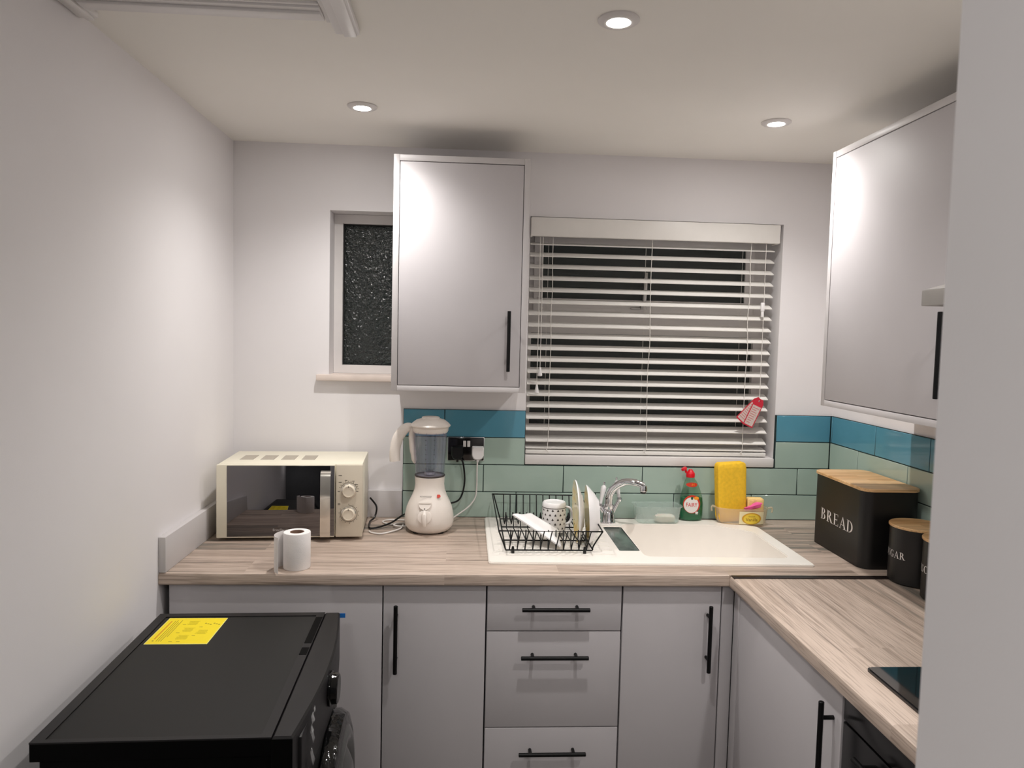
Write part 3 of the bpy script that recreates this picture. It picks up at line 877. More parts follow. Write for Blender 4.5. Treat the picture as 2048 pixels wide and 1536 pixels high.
# end frames: from rim corner down to the base and along
bf, bb = -.482, -.085
for x, xt in ((.985, .962), (1.262, 1.287)):
    mb.tube(smooth([(xt, -.512, .993), (x - .004 if xt < 1 else x + .004, bf + .004, zb + .012), (x, bf, zb)], 3) + [(x, bb, zb)] + smooth([(x, bb, zb), (x - .004 if xt < 1 else x + .004, bb - .002, zb + .014), (xt, -.045, 1.007)], 3)[1:], wr, 8)
for y in (bf, -.37, -.20, bb):
    mb.tube([(.985, y, zb - .003), (1.262, y, zb - .003)], wr, 8)
for i in range(11):
    x = .998 + i * .0245
    xo = x + .005
    P = [(x + .008, -.512, .993), (x + .001, bf - .004, zb + .012), (x, bf, zb), (x + .004, -.445, zb + .003), (x + .007, -.418, zb + .043), (x + .010, -.395, zb + .003), (x + .008, -.30, zb + .0015), (x + .004, -.235, zb + .002), (x + .002, -.205, zb + .050), (x, -.175, zb + .002), (x, bb, zb), (x, bb + .006, zb + .014), (x + .001, -.045, 1.007)]
    mb.tube(P, wr * .85, 6)
obj('basket', mb, 'black_metal', t)
for x, y in ((1.008, -.4935), (1.235, -.4935), (1.008, -.092), (1.235, -.092)):
    mb = MB(); mb.tube([(x, y, zr + .0005), (x, y, zr + .008), (x, y, zb + .012)], [.0055, .0055, .0035], 10); obj('foot', mb, 'black_plastic', t)

zp = zb + .003
# mug, upside down
t = thing('mug', 'white mug with small dark tree motifs standing upside down in the dish rack', 'mug', (1.163, -.265, zp))
mx, my = 1.163, -.262
def mugr(z): return .0405 - .0025 * (z / .1)
mb = MB(); R_ = .041
mb.lathe([(.0385, .001), (.0405, 0), (.0412, .003), (.0412, .078), (.0415, .088), (.0405, .097), (.037, .101), (.034, .101), (.032, .0985), (0, .0985)], 40, T=TR((mx, my, zp)))
mb.lathe([(.0385, .001), (.038, .09), (0, .09)], 40, T=TR((mx, my, zp)))
mb.lathe([(.0417, .0825), (.0417, .0848)], 40, mi=1, T=TR((mx, my, zp)))
for r in range(5):
    for k in range(14):
        a = 2 * PI * (k + .5 * (r % 2)) / 14; z = zp + .012 + r * .0155
        def q(du, dz): 
            aa = a + du / .0415
            return (mx + .0416 * math.cos(aa), my + .0416 * math.sin(aa), z + dz)
        mb.add([q(-.0044, 0), q(.0044, 0), q(0, .0075)], [(0, 1, 2)], 1)
        mb.add([q(-.001, -.0015), q(.001, -.0015), q(.001, 0), q(-.001, 0)], [(0, 1, 2, 3)], 1)
obj('cup', mb, ['ceramic', 'ink'], t)
mb = MB(); mb.tube(smooth([(mx + .039, my + .004, zp + .082), (mx + .056, my + .008, zp + .076), (mx + .064, my + .010, zp + .052), (mx + .056, my + .008, zp + .028), (mx + .040, my + .004, zp + .020)], 5), .0055, 10, flat=.75); obj('handle', mb, 'ceramic', t)

# plates standing on edge
def plate(cx, cy, cz, R, depth, lean, yaw, label, name):
    Tm = TR((cx, cy, cz), rz=yaw) @ Matrix.Rotation(lean, 4, 'Y') @ Matrix.Rotation(PI / 2, 4, 'Y')
    t = thing(name, label, 'plate', (cx, cy, cz - R))
    mb = MB()   # axis z local -> world +x: well opens towards -z local
    mb.lathe([(R, 0), (R * 1.004, .002), (R * .99, .0045), (R * .72, depth * .75), (R * .55, depth), (R * .52, depth + .003), (R * .49, depth), (0, depth - .001)], 56, T=Tm)
    o = obj('dish', mb, 'ceramic', t)
    mb = MB()
    mb.lathe([(R, 0), (R * .97, .0008), (R * .70, depth * .55), (R * .52, depth - .006), (0, depth - .006)], 56, T=Tm)
    obj('decorated_face', mb, 'plate_face', t)
plate(1.2215, -.368, 1.023, .1035, .020, -.045, -.035, 'larger flower patterned plate standing on edge in the dish rack beside the mug', 'dinner_plate')
plate(1.2600, -.366, 1.011, .098, .036, -.05, -.075, 'deep white bowl-shaped plate at the right end of the dish rack', 'soup_plate')

# rectangular serving dish leaning across the rack
A, B, Cc, D = Vector((1.012, -.402, 1.0215)), Vector((1.0804, -.335, 1.008)), Vector((1.1660, -.355, .962)), Vector((1.1640, -.462, .934))
nrm = (D - A).cross(B - A).normalized()
if nrm.z < 0: nrm = -nrm
def pt(u, v): return A * (1 - u) * (1 - v) + B * (1 - u) * v + D * u * (1 - v) + Cc * u * v
nu, nv = 24, 12; top = []; bot = []
for i in range(nu + 1):
    for j in range(nv + 1):
        u, v = i / nu, j / nv
        edge = min(u, 1 - u, v * .55, (1 - v) * .55)
        dish = .007 * (1 - min(1, edge / .10))
        wave = .0018 * math.sin(v * 9) * (1 if i in (0, nu) else 0)
        p = pt(u, v)
        bot.append(p + nrm * (.004 - dish * .9 + .0 + wave) ); top.append(p + nrm * (-.0005 - dish * .9 + wave))
mb = MB(); w_ = nv + 1
fs = []
for i in range(nu):
    for j in range(nv):
        a = i * w_ + j; fs.append((a, a + 1, a + w_ + 1, a + w_))
n0 = len(top)
per = [j for j in range(nv)] + [i * w_ + nv for i in range(nu)] + [nu * w_ + j for j in range(nv, 0, -1)] + [i * w_ for i in range(nu, 0, -1)]
mb.add(top + bot, fs + [tuple(n0 + k for k in f[::-1]) for f in fs] + [(a, b, n0 + b, n0 + a) for a, b in zip(per, per[1:] + per[:1])])
tag(obj('serving_dish', mb, 'ceramic'), 'white rectangular serving dish leaning face down across the dish rack', 'dish')

# ------------------------------------------------------------------ microwave
ma = math.atan2(.0301, .4635)
t = thing('microwave', 'cream microwave oven with a mirrored black door on the worktop', 'microwave', (.28, -.19, T))
TM0 = TR((.0535, -.3577, T), rz=ma)
TM = TM0 @ Matrix.Rotation(-.009, 4, 'X')
MWW, MWD, MZ0, MZ1 = .4650, .295, .0095, .2515
mb = MB()
mb.box(0.002, MWW - .002, .018, MWD, MZ0, MZ1, b=.004, T=TM)
obj('body', mb, 'cream', t)
for k in range(4):
    x0 = .050 + k * .0675
    mb = MB()
    mb.box(x0, x0 + .044, .10, .195, MZ1 - .0003, MZ1 + .0003, T=TM)
    for q in range(9):
        y = .101 + q * .0105
        mb.box(x0 + .001, x0 + .043, y, y + .005, MZ1 + .0002, MZ1 + .0006, mi=1, T=TM)
    obj('vent', mb, ['grey_slot', 'cream_panel'], t)
mb = MB()
DXm = .3750
mb.box(.0, DXm, .0, .0175, MZ0 + .001, MZ1 - .001, b=.003, T=TM)
d = obj('door', mb, 'cream', t)
mb = MB(); mb.box(.0335, DXm - .001, -.0012, .003, MZ0 + .0055, MZ1 - .0035, b=.0008, T=TM)
text_mb(mb, 'Breville', .0115, TM @ TR((.195, -.0016, .0365)) @ FACE_S, 1)
obj('door_glass', mb, ['mw_glass', 'silver_ink'], d)
mb = MB()
hx0, hx1 = .332, .364
prof = [(-.001, .232), (-.014, .234), (-.026, .228), (-.031, .215), (-.032, .150), (-.032, .030), (-.028, .018), (-.001, .018), (-.001, .026), (-.018, .028), (-.024, .040), (-.025, .150), (-.024, .208), (-.018, .222), (-.001, .224)]
mb.loft([[(hx0, y, z) for y, z in prof], [(hx1, y, z) for y, z in prof]], T=TM)
h = obj('door_handle', mb, 'dial_ring', d)
mb = MB()
mb.box(DXm + .003, MWW, .0, .0175, MZ0 + .001, MZ1 - .001, b=.003, T=TM)
for zc, n0, n1, a0, a1 in ((.165, 0, 9, 160, 12), (.0885, 0, 12, 90, -210)):
    for k in range(n1 + 1):
        a = math.radians(a0 + (a1 - a0) * k / n1)
        c, s = math.cos(a), math.sin(a)
        x, z = DXm + .0455 + c * .0315, zc + s * .0315
        mb.box(x - .0013, x + .0013, -.0003, .0005, z - .0008, z + .0008, mi=1, T=TM)
    pts = []
    for k in range(33):
        a = math.radians(a0 + (a1 - a0) * k / 32)
        pts.append((DXm + .0455 + math.cos(a) * .0275, -.0001, zc + math.sin(a) * .0275))
    mb.tube(pts, .0006, 5, mi=1, T=TM)
for x, z, w in ((.017, .2155, .011), (.017, .1935, .010), (.036, .200, .008), (.060, .197, .008), (.070, .186, .010), (.013, .163, .007), (.072, .163, .008), (.014, .123, .008), (.014, .119, .008)):
    mb.box(DXm + x - w / 2, DXm + x + w / 2, -.0003, .0005, z - .0008, z + .0008, mi=1, T=TM)
cp = obj('control_panel', mb, ['cream_panel', 'ink'], t)
for zc in (.165, .0885):
    mb = MB()
    Td = TM @ TR((DXm + .0455, 0, zc)) @ FACE_S
    mb.lathe([(.0245, .0002), (.0245, .004), (.022, .006), (.0215, .0065)], 36, mi=1, T=Td)
    mb.lathe([(.0215, .0065), (.020, .016), (.0185, .0185), (.0165, .019), (.016, .0175), (0, .0175)], 36, T=Td)
    mb.box(-.0008, .0008, .0135, .0195, .0160, .0192, mi=2, T=Td)
    obj('dial', mb, ['dial', 'dial_ring', 'ink'], cp)
for x, y in ((.04, .05), (MWW - .04, .05), (.04, MWD - .04), (MWW - .04, MWD - .04)):
    mb = MB(); mb.lathe([(0, 0.0003), (.012, .0003), (.013, .0065), (0, .0065)], 14, T=TM0 @ TR((x, y, 0))); obj('foot', mb, 'black_plastic', t)
cr = .0034
mb = MB()
mb.tube(smooth([(.507, -.048, .99), (.532, -.060, .96), (.528, -.075, .925), (.515, -.110, T + .006), (.530, -.200, T + cr + .002), (.590, -.155, T + .012), (.640, -.085, T + .030), (.720, -.045, T + .050), (.800, -.040, T + .060), (.838, -.040, T + .080), (.853, -.034, T + .14), (.846, -.030, T + .21), (.830, -.034, T + .235)], 6), .0034, 8)
pc = obj('power_cord', mb, 'black_plastic', t)
def plug(parent, x, zc, m):
    mb = MB()
    pts = [(-.020, -.023), (.020, -.023), (.0225, -.016), (.0225, .010), (.017, .022), (.010, .0265), (-.010, .0265), (-.017, .022), (-.0225, .010), (-.0225, -.016)]
    Tp = TR((x, -.0175, zc)) @ FACE_S
    mb.loft([[(px, -py, 0) for px, py in pts][::-1], [(px, -py, .018) for px, py in pts][::-1], [(px * .86, -py * .86, .023) for px, py in pts][::-1]], T=Tp)
    mb.tube([(x, -.030, zc - .024), (x, -.032, zc - .036)], [.0055, .0042], 10)
    return obj('plug', mb, m, parent)
plug(pc, .8245, 1.160, 'black_plastic')

# socket
t = thing('wall_socket', 'black double wall socket with white switches behind the blender', 'socket', (.857, -.0086, 1.128))
mb = MB(); mb.box(.789, .9225, -.0165, -.0088, 1.1275, 1.2135, b=.003); mb.box(.7875, .924, -.0105, -.0088, 1.126, 1.215, b=.001, mi=1)
obj('plate', mb, ['black_socket', 'chrome'], t)
for x in (.8505, .8655):
    mb = MB(); mb.box(x - .0055, x + .0055, -.0200, -.0166, 1.1795, 1.2025, b=.0015); obj('switch', mb, 'white_plastic', t)

# ------------------------------------------------------------------ blender
bx, by = .7315, -.195
t = thing('blender', 'off-white jug blender with a clear jug beside the microwave', 'blender', (bx, by, T))
TB = TR((bx, by, T))
mb = MB()
mb.lathe([(0, .004), (.066, .004), (.074, .010), (.083, .022), (.086, .040), (.084, .062), (.079, .085), (.071, .105), (.061, .125), (.0535, .145), (.0505, .165), (.0515, .185), (.0525, .192), (.046, .194), (0, .194)], 48, T=TB)
text_mb(mb, 'KENWOOD', .0075, TB @ TR((-.010, -.0610, .1315), rx=.0) @ FACE_S @ Matrix.Rotation(-.5, 4, 'X'), 1)
base = obj('motor_base', mb, ['offwhite', 'ink'], t)
def onbase(x, z, r): return TB @ TR((x, -math.sqrt(max(r * r - x * x, 1e-6)), z)) @ FACE_S
mb = MB(); Tb = onbase(-.012, .066, .0845) @ Matrix.Rotation(-.18, 4, 'X')
mb.lathe([(.0235, -.003), (.0235, .003), (.021, .004), (0, .004)], 32, T=Tb)
mb.tube([(0, .020, .003), (0, .008, .010), (0, -.018, .011), (0, -.030, .006)], [.004, .0085, .008, .0055], 12, T=Tb)
obj('speed_knob', mb, 'offwhite', t)
mb = MB(); Tp = onbase(-.012, .105, .073) @ Matrix.Rotation(-.42, 4, 'X')
mb.prism([(-.022, .010), (.022, .010)] + [(.022 * math.cos(a), .006 - .024 * math.sin(a)) for a in [PI * k / 10 for k in range(0, 11)]], -.004, .004, T=Tp)
mb.prism(rrect(-.0205, .0205, .004, .010, .002), .004, .0068, T=Tp)
mb.lathe([(0, .0046), (.0022, .0046), (.0022, .004)], 10, mi=1, T=Tp @ TR((0, -.014, 0)))
obj('pulse_button', mb, ['offwhite', 'ink'], t)
mb = MB(); Ts = onbase(.0335, .1315, .0615) @ Matrix.Rotation(.55, 4, 'Y') @ Matrix.Rotation(-.5, 4, 'X')
mb.prism([(-.0075, -.004), (-.003, -.0065), (.0075, -.002), (.006, .005), (-.004, .006)], 0, .0012, T=Ts)
obj('sticker', mb, 'red_sticker', t)
mb = MB(); Rj = [(.0495, .1945), (.0505, .200), (.0535, .27), (.0590, .352), (.0600, .360)]
mb.lathe(Rj + [(r - .0025, z) for r, z in Rj[::-1]] + [(0, .1990)], 48, T=TB)
for a in (-2.3, -1.75, -1.2, -.7):
    mb.tube([(.0520 * math.cos(a) + .0, .0520 * math.sin(a), .205), (.0600 * math.cos(a), .0600 * math.sin(a), .350)], .0012, 6, T=TB)
obj('jug', mb, 'jug', t)
for a in (-1.80, -1.28):
    mb = MB()
    for k in range(7):
        z = .226 + k * .0165; r = .0512 + (z - .2) * .055
        c = [(r * math.cos(a + d) * 1.012, r * math.sin(a + d) * 1.012, z + e) for d, e in ((-.035, -.0008), (.035, -.0008), (.035, .0008), (-.035, .0008))]
        mb.add(c, [(0, 1, 2, 3)], 0, TB)
    obj('measuring_scale', mb, 'ink', t)
mb = MB()
mb.lathe([(0, .199), (.020, .199), (.018, .207), (.008, .211), (0, .212)], 20, T=TB)
for k in range(4):
    a = k * PI / 2 + .4
    mb.add([(.004 * math.cos(a + 1.57), .004 * math.sin(a + 1.57), .211), (-.004 * math.cos(a + 1.57), -.004 * math.sin(a + 1.57), .211), (.030 * math.cos(a), .030 * math.sin(a), .219), (.030 * math.cos(a), .030 * math.sin(a), .2175), (0, 0, .2095)], [(0, 1, 2), (0, 2, 3), (1, 3, 2), (0, 3, 4), (1, 4, 3), (0, 4, 1)], 0, TB)
obj('blade', mb, 'steel', t)
mb = MB(); mb.lathe([(.0515, .193), (.0530, .196), (.0515, .199), (.050, .197)], 40, T=TB); obj('jug_collar', mb, 'ink', t)
mb = MB()
mb.lathe([(.0570, .345), (.0615, .352), (.0625, .363), (.0690, .3685), (.0695, .3715), (.062, .380), (.050, .389), (.036, .3935), (0, .3945)], 48, T=TB)
mb.prism([(-.082, -.010), (-.06, -.024), (-.06, .024), (-.082, .010)], .3665, .3715, T=TB)
lid = obj('lid', mb, 'offwhite', t)
mb = MB(); mb.lathe([(.031, .3935), (.031, .3985), (.028, .4005), (0, .4005)], 36, T=TB); obj('lid_cap', mb, 'offwhite', lid)
mb = MB()
hp = smooth([(-.058, 0, .357), (-.078, 0, .362), (-.095, 0, .350), (-.112, 0, .325), (-.121, 0, .292), (-.1225, 0, .262), (-.1215, 0, .243)], 5)
mb.tube(hp, [.012 + .003 * min(1, i / 12) for i in range(len(hp))], 14, T=TB, flat=1.25)
mb.tube(smooth([(-.0615, 0, .360), (-.0640, 0, .335), (-.0625, 0, .300), (-.0575, 0, .262), (-.053, 0, .236)], 5), [.0115] * 8 + [.0105] * 6 + [.009] * 4 + [.007, .005, .003], 12, T=TB, flat=1.2)
obj('jug_handle', mb, 'offwhite', t)
for a in (.6, 2.2, 3.9, 5.5):
    mb = MB(); mb.lathe([(0, .0003), (.011, .0003), (.012, .0045), (0, .0045)], 12, T=TB @ TR((.058 * math.cos(a), .058 * math.sin(a), 0))); obj('foot', mb, 'black_plastic', t)
mb = MB()
mb.tube(smooth([(.9000, -.034, 1.128), (.8985, -.030, 1.09), (.8985, -.028, 1.03), (.893, -.032, .99), (.870, -.045, .960), (.835, -.075, .940), (.800, -.095, T + .012), (.760, -.090, T + .005), (.690, -.080, T + .005), (.640, -.075, T + .004), (.580, -.072, T + .004), (.560, -.10, T + .004), (.590, -.135, T + .004), (.630, -.120, T + .004), (.636, -.165, T + .004), (.625, -.210, T + .005), (.575, -.262, T + .004), (.540, -.250, T + .004), (.528, -.230, T + .004)], 6), .0027, 8)
pc = obj('power_cord', mb, 'white_cord', t)
mb = MB()
mb.tube(smooth([(.656, -.158, T + .0045), (.632, -.180, T + .0085), (.606, -.165, T + .0085), (.615, -.140, T + .0085), (.648, -.128, T + .0085)], 5), .0027, 8)
obj('cord_loop', mb, 'white_cord', t)
plug(pc, .9000, 1.160, 'white_plastic')

# ------------------------------------------------------------------ tissue roll
rx_, ry_ = .3705, -.6205
t = thing('tissue_roll', 'white tissue roll standing near the worktop front edge before the microwave', 'paper roll', (rx_, ry_, T))
TRr = TR((rx_, ry_, T + .0004))
mb = MB(); mb.lathe([(.0205, 0), (.0375, 0), (.0385, .002), (.0385, .103), (.0375, .105), (.0205, .105), (.0205, 0)], 48, T=TRr); obj('roll', mb, 'paper', t)
mb = MB(); mb.lathe([(.0203, .001), (.0203, .1052), (.0190, .1052), (.0190, .001), (.0203, .001)], 40, T=TRr); obj('core', mb, 'card', t)
pts = [(p.x, p.y) for p in smooth([(-.012, .0375, 0), (-.030, .028, 0), (-.046, .012, 0), (-.056, -.010, 0), (-.0575, -.032, 0), (-.050, -.052, 0), (-.039, -.064, 0)], 5)]
mb = MB(); i0 = [(x, y) for x, y in pts]; i1 = [(x + .0006, y + .0006) for x, y in pts]
def zlow(k): return 0.0002
loop = i0 + i1[::-1]
mb.loft([[(x, y, .0002) for x, y in loop], [(x, y, .104) for x, y in loop]], T=TRr)
obj('loose_sheet', mb, 'paper', t)

# ------------------------------------------------------------------ washing-up corner
zs = zr + .0004
def tub(rings_out, th):
    return rings_out
def ring(cx, cy, hx, hy, r, z): return [(x, y, z) for x, y in rrect(cx - hx, cx + hx, cy - hy, cy + hy, r, 6)]
cx, cy = 1.572, -.071
mb = MB()
prf = [(.074, .034, .018, 0), (.078, .038, .020, .004), (.086, .045, .024, .060), (.091, .049, .027, .061), (.091, .049, .027, .0645)]
out = [ring(cx, cy, a, b, r, zs + z) for a, b, r, z in prf]
inn = [ring(cx, cy, a - .0018, b - .0018, r, zs + max(z, .002) - (.0 if z < .06 else 0)) for a, b, r, z in prf]
mb.loft(out, cap=False); mb.add(out[0], [tuple(range(len(out[0])))])
tag(obj('plastic_tub', mb, 'frost'), 'clear plastic tub holding white soap on the sink edge', 'tub')
mb = MB(); mb.loft([ring(1.600, -.085, a, b, c, zs + z) for a, b, c, z in ((.030, .016, .015, .0015), (.037, .021, .020, .006), (.040, .024, .0235, .015), (.037, .021, .020, .025), (.028, .014, .0138, .0295))])
tag(obj('soap_bar', mb, 'soap'), 'white oval soap bar inside the clear tub', 'soap')

# green washing-up liquid
fx, fy = 1.7105, -.0480
t = thing('washing_up_bottle', 'green washing-up liquid bottle with red flip cap behind the sink', 'bottle', (fx, fy, zs))
def ell(cx, a, b, z, n=32, dx=0): return [(cx + dx + a * math.cos(2 * PI * k / n), fy + b * math.sin(2 * PI * k / n), zs + z) for k in range(n)]
bp = [(.036, .018, 0, 0), (.042, .0215, .003, 0), (.0445, .0225, .022, 0), (.0450, .0230, .060, 0), (.0430, .0225, .085, -.001), (.0370, .0210, .107, -.002), (.0290, .0185, .133, -.004), (.0225, .0165, .150, -.006), (.0165, .0150, .158, -.0075), (.0155, .0145, .164, -.0075)]
mb = MB(); mb.loft([ell(fx, a, b, z, dx=d) for a, b, z, d in bp], cap=True); obj('bottle_body', mb, 'fairy_clear', t)
mb = MB(); mb.loft([ell(fx, a - .0022, b - .0022, z + .0022, dx=d) for a, b, z, d in bp[:5]]); obj('liquid', mb, 'fairy_liquid', t)
def front(px, pz, off):
    # point on the bottle's front at offsets px, pz
    for (a0, b0, z0, d0), (a1, b1, z1, d1) in zip(bp, bp[1:]):
        if z0 <= pz <= z1:
            u = (pz - z0) / (z1 - z0); a = a0 + (a1 - a0) * u; b = b0 + (b1 - b0) * u; d = d0 + (d1 - d0) * u
            q = max(-.985, min(.985, (px - d) / a))
            return (fx + px, fy - b * math.sqrt(1 - q * q) - off, zs + pz)
def patch(mb, shape, off, mi):
    mb.add([front(x, z, off) for x, z in shape], [tuple(range(len(shape)))], mi)
def grid_ellipse(mb, cx, cz, rx, rz, off, mi, n=12):
    vs = []; fs = []
    for i in range(n + 1):
        for j in range(n + 1):
            u = -1 + 2 * i / n; v = -1 + 2 * j / n
            x = u * math.sqrt(1 - v * v / 2); y = v * math.sqrt(1 - u * u / 2)
            vs.append(front(cx + x * rx, cz + y * rz, off))
    for i in range(n):
        for j in range(n):
            a = i * (n + 1) + j; fs.append((a, a + 1, a + n + 2, a + n + 1))
    mb.add(vs, fs, mi)
mb = MB()
grid_ellipse(mb, -.0040, .0650, .0320, .0345, .0006, 0)
grid_ellipse(mb, -.0060, .0620, .0275, .0295, .0010, 1)
grid_ellipse(mb, .0120, .0880, .0105, .0060, .0013, 3)
grid_ellipse(mb, -.0050, .0880, .0045, .0060, .0014, 2)
grid_ellipse(mb, .0150, .0330, .0060, .0045, .0012, 1)
vs0 = MB(); text_mb(vs0, 'FAIRY', .0215, Matrix.Identity(4), sx=.76)
text_mb(vs0, '76', .011, TR((.0195, -.0335, 0)))
for f in vs0.f:
    mb.add([front(vs0.v[i].x - .0055, vs0.v[i].y + .0625, .0016) for i in f], [tuple(range(len(f)))], 4 if vs0.v[f[0]].y > -.02 else 1)
obj('label', mb, ['label_red', 'label_white', 'label_green', 'label_orange', 'cap_red'], t, flat=True)
mb = MB()
grid_ellipse(mb, -.0050, .1380, .0215, .0085, .0008, 0)
vs0 = MB(); text_mb(vs0, '-H', .013, Matrix.Identity(4))
for f in vs0.f:
    mb.add([front(vs0.v[i].x - .003, vs0.v[i].y + .1380, .0013) for i in f], [tuple(range(len(f)))], 1)
obj('neck_label', mb, ['label_red', 'label_orange'], t, flat=True)
TF = TR((fx - .0075, fy, zs + .164))
mb = MB()
mb.lathe([(.0155, 0), (.0165, .001), (.0165, .014), (.0155, .016), (.010, .024), (.0065, .028), (.0055, .030), (0, .030)], 28, T=TF)
c = obj('cap', mb, 'cap_red', t)
mb = MB(); mb.lathe([(0, 0), (.010, 0), (.0115, .003), (.0095, .009), (0, .010)], 20, T=TF @ TR((-.0235, 0, .0275), ry=-.5))
mb.tube([(-.017, 0, .017), (-.019, 0, .026), (-.0215, 0, .030)], .0045, 8, T=TF)
obj('flip_lid', mb, 'cap_red', c)

# vanilla tub with sponges
vx, vy = 1.893, -.076; va = -.10
TV = TR((vx, vy, zs), rz=va)
t = thing('dessert_tub', 'milky plastic tub labelled Vanilla holding sponges beside the sink', 'tub', (vx, vy, zs))
def vell(a, b, z, n=40): return [(math.copysign(abs(math.cos(2 * PI * k / n)) ** .75, math.cos(2 * PI * k / n)) * a, math.copysign(abs(math.sin(2 * PI * k / n)) ** .75, math.sin(2 * PI * k / n)) * b, z) for k in range(n)]
vp = [(.085, .039, 0), (.089, .043, .004), (.096, .048, .056), (.0985, .050, .0565), (.0985, .050, .0605)]
mb = MB(); L_ = [vell(*q) for q in vp]; mb.loft(L_, cap=False, T=TV); mb.add(L_[0], [tuple(range(40))], 0, TV); obj('tub_body', mb, 'frost_warm', t)
for s in (-1, 1):
    mb = MB(); mb.tube(smooth([(s * .098, -.008, .058), (s * .109, -.010, .062), (s * .113, -.010, .054), (s * .111, -.010, .043)], 4), .0035, 8, T=TV); obj('handle_lug', mb, 'frost_warm', t)
def vfront(px, pz, off):
    u = pz / .056; a = .089 + .007 * u; b = .043 + .005 * u
    q = abs(px / a) ** (1 / .75); sy = max(0, 1 - q * q) ** .5
    return TV @ Vector((px, -b * sy ** .75 - off, pz))
mb = MB()
def vgrid(x0, x1, z0, z1, off, mi, n=10, ell_=False):
    vs = []; fs = []
    for i in range(n + 1):
        for j in range(n + 1):
            u = -1 + 2 * i / n; v = -1 + 2 * j / n
            if ell_: u, v = u * math.sqrt(1 - v * v / 2), v * math.sqrt(1 - u * u / 2)
            vs.append(vfront((x0 + x1) / 2 + u * (x1 - x0) / 2, (z0 + z1) / 2 + v * (z1 - z0) / 2, off))
    for i in range(n):
        for j in range(n):
            a = i * (n + 1) + j; fs.append((a, a + 1, a + n + 2, a + n + 1))
    mb.add(vs, fs, mi)
vgrid(-.018, .074, .003, .051, .0008, 0)
vgrid(-.008, .064, .003, .047, .0012, 2, ell_=True)
vgrid(-.002, .058, .005, .043, .0016, 1, ell_=True)
vs0 = MB(); text_mb(vs0, 'Vanilla', .0170, Matrix.Identity(4)); text_mb(vs0, 'Smooth', .008, TR((0, .0125, 0)))
for f in vs0.f:
    mb.add([vfront(vs0.v[i].x + .028, vs0.v[i].y + .021, .0021) for i in f], [tuple(range(len(f)))], 3)
obj('label', mb, ['van_label', 'van_yellow', 'van_gold', 'van_ink'], t, flat=True)
def sponge(name, T_, hx, hy, h, m, label, taper=0.0):
    bm = bmesh.new(); bmesh.ops.create_cube(bm, size=1.0)
    bmesh.ops.subdivide_edges(bm, edges=list(bm.edges), cuts=9, use_grid_fill=True)
    for v in bm.verts:
        x, y, z = v.co
        e = 1.0
        q = [abs(x) * 2, abs(y) * 2, abs(z) * 2]
        k = 1 - .05 * (sum(1 for c in q if c > .95) - 1 if sum(1 for c in q if c > .95) > 1 else 0)
        j = random.uniform(-.0006, .0006)
        v.co = Vector((x * 2 * hx * k * (1 + taper * z) + j, y * 2 * hy * k + j, (z * k + .5) * h))
    mb = MB(); mb.add_bm(bm, 0, T_)
    return tag(obj(name, mb, m, angle=60), label, 'sponge')
sponge('sponge', TR((1.857, -.068, zs + .0045), rz=.10) @ Matrix.Rotation(-.050, 4, 'Y'), .055, .021, .222, 'sponge', 'tall bright yellow sponge standing in the vanilla tub', .06)
sponge('sponge', TR((1.945, -.074, zs + .0055), rz=-.10), .030, .018, .088, 'sponge_pale', 'small pale yellow sponge in the right side of the vanilla tub')
mb = MB(); rings = []
bm = bmesh.new(); bmesh.ops.create_icosphere(bm, subdivisions=3, radius=1)
for v in bm.verts:
    n = 1 + .18 * math.sin(v.co.x * 5 + v.co.y * 3) + .12 * math.sin(v.co.z * 7)
    v.co = Vector((v.co.x * .030 * n, v.co.y * .0075 * n, v.co.z * .011 * n + v.co.x * .012))
mb.add_bm(bm, 0, TR((1.930, -.106, zs + .068), rz=-.15))
tag(obj('cloth', mb, 'pink'), 'crumpled pink cloth tucked in front of the pale sponge', 'cloth')

# ------------------------------------------------------------------ bread bin and canisters
t = thing('bread_bin', 'large black bread bin with a bamboo lid in the worktop corner', 'bread bin', (2.158, -.452, T))
mb = MB(); mb.prism(rrect(2.066, 2.248, -.620, -.285, .034, 8), T + .0006, T + .2390)
def fw(x, y): return (2.0655, -.4575 - x, T + .113 + y)
serif('BREAD', .038, lambda x, y: fw(x * 1.34, y), mb, 1, gap=.06)
obj('bin_body', mb, ['tin', 'letter'], t, flat=False)
mb = MB(); q = rrect(2.063, 2.251, -.624, -.281, .036, 8); qi = inset(q, .002)
mb.loft([[(x, y, T + .2393) for x, y in qi], [(x, y, T + .2405) for x, y in q], [(x, y, T + .2475) for x, y in q], [(x, y, T + .2495) for x, y in qi]])
obj('bin_lid', mb, 'bamboo', t)
def canister(cx, cy, R, h, word, wa, zt, label):
    t = thing('canister', label, 'canister', (cx, cy, T), 'black storage canisters')
    mb = MB(); mb.lathe([(0, .0006), (R - .002, .0006), (R, .003), (R, h), (0, h)], 56, T=TR((cx, cy, T)))
    def fn(x, y):
        a = wa + x / R
        return (cx + (R + .0005) * math.cos(a), cy + (R + .0005) * math.sin(a), T + zt + y)
    serif(word, .0200, fn, mb, 1, gap=.09)
    obj('tin_body', mb, ['tin', 'letter'], t)
    mb = MB(); mb.lathe([(0, h + .0004), (R + .002, h + .0004), (R + .003, h + .002), (R + .003, h + .0065), (R + .0015, h + .0080), (0, h + .0080)], 56, T=TR((cx, cy, T)))
    obj('tin_lid', mb, 'bamboo', t)
canister(2.1745, -.722, .075, .160, 'SUGAR', PI + .03, .083, 'black canister lettered SUGAR in front of the bread bin')
canister(2.172, -.880, .071, .160, 'BISCUITS', PI + .10, .083, 'black canister half hidden by the doorway wall at the right edge')

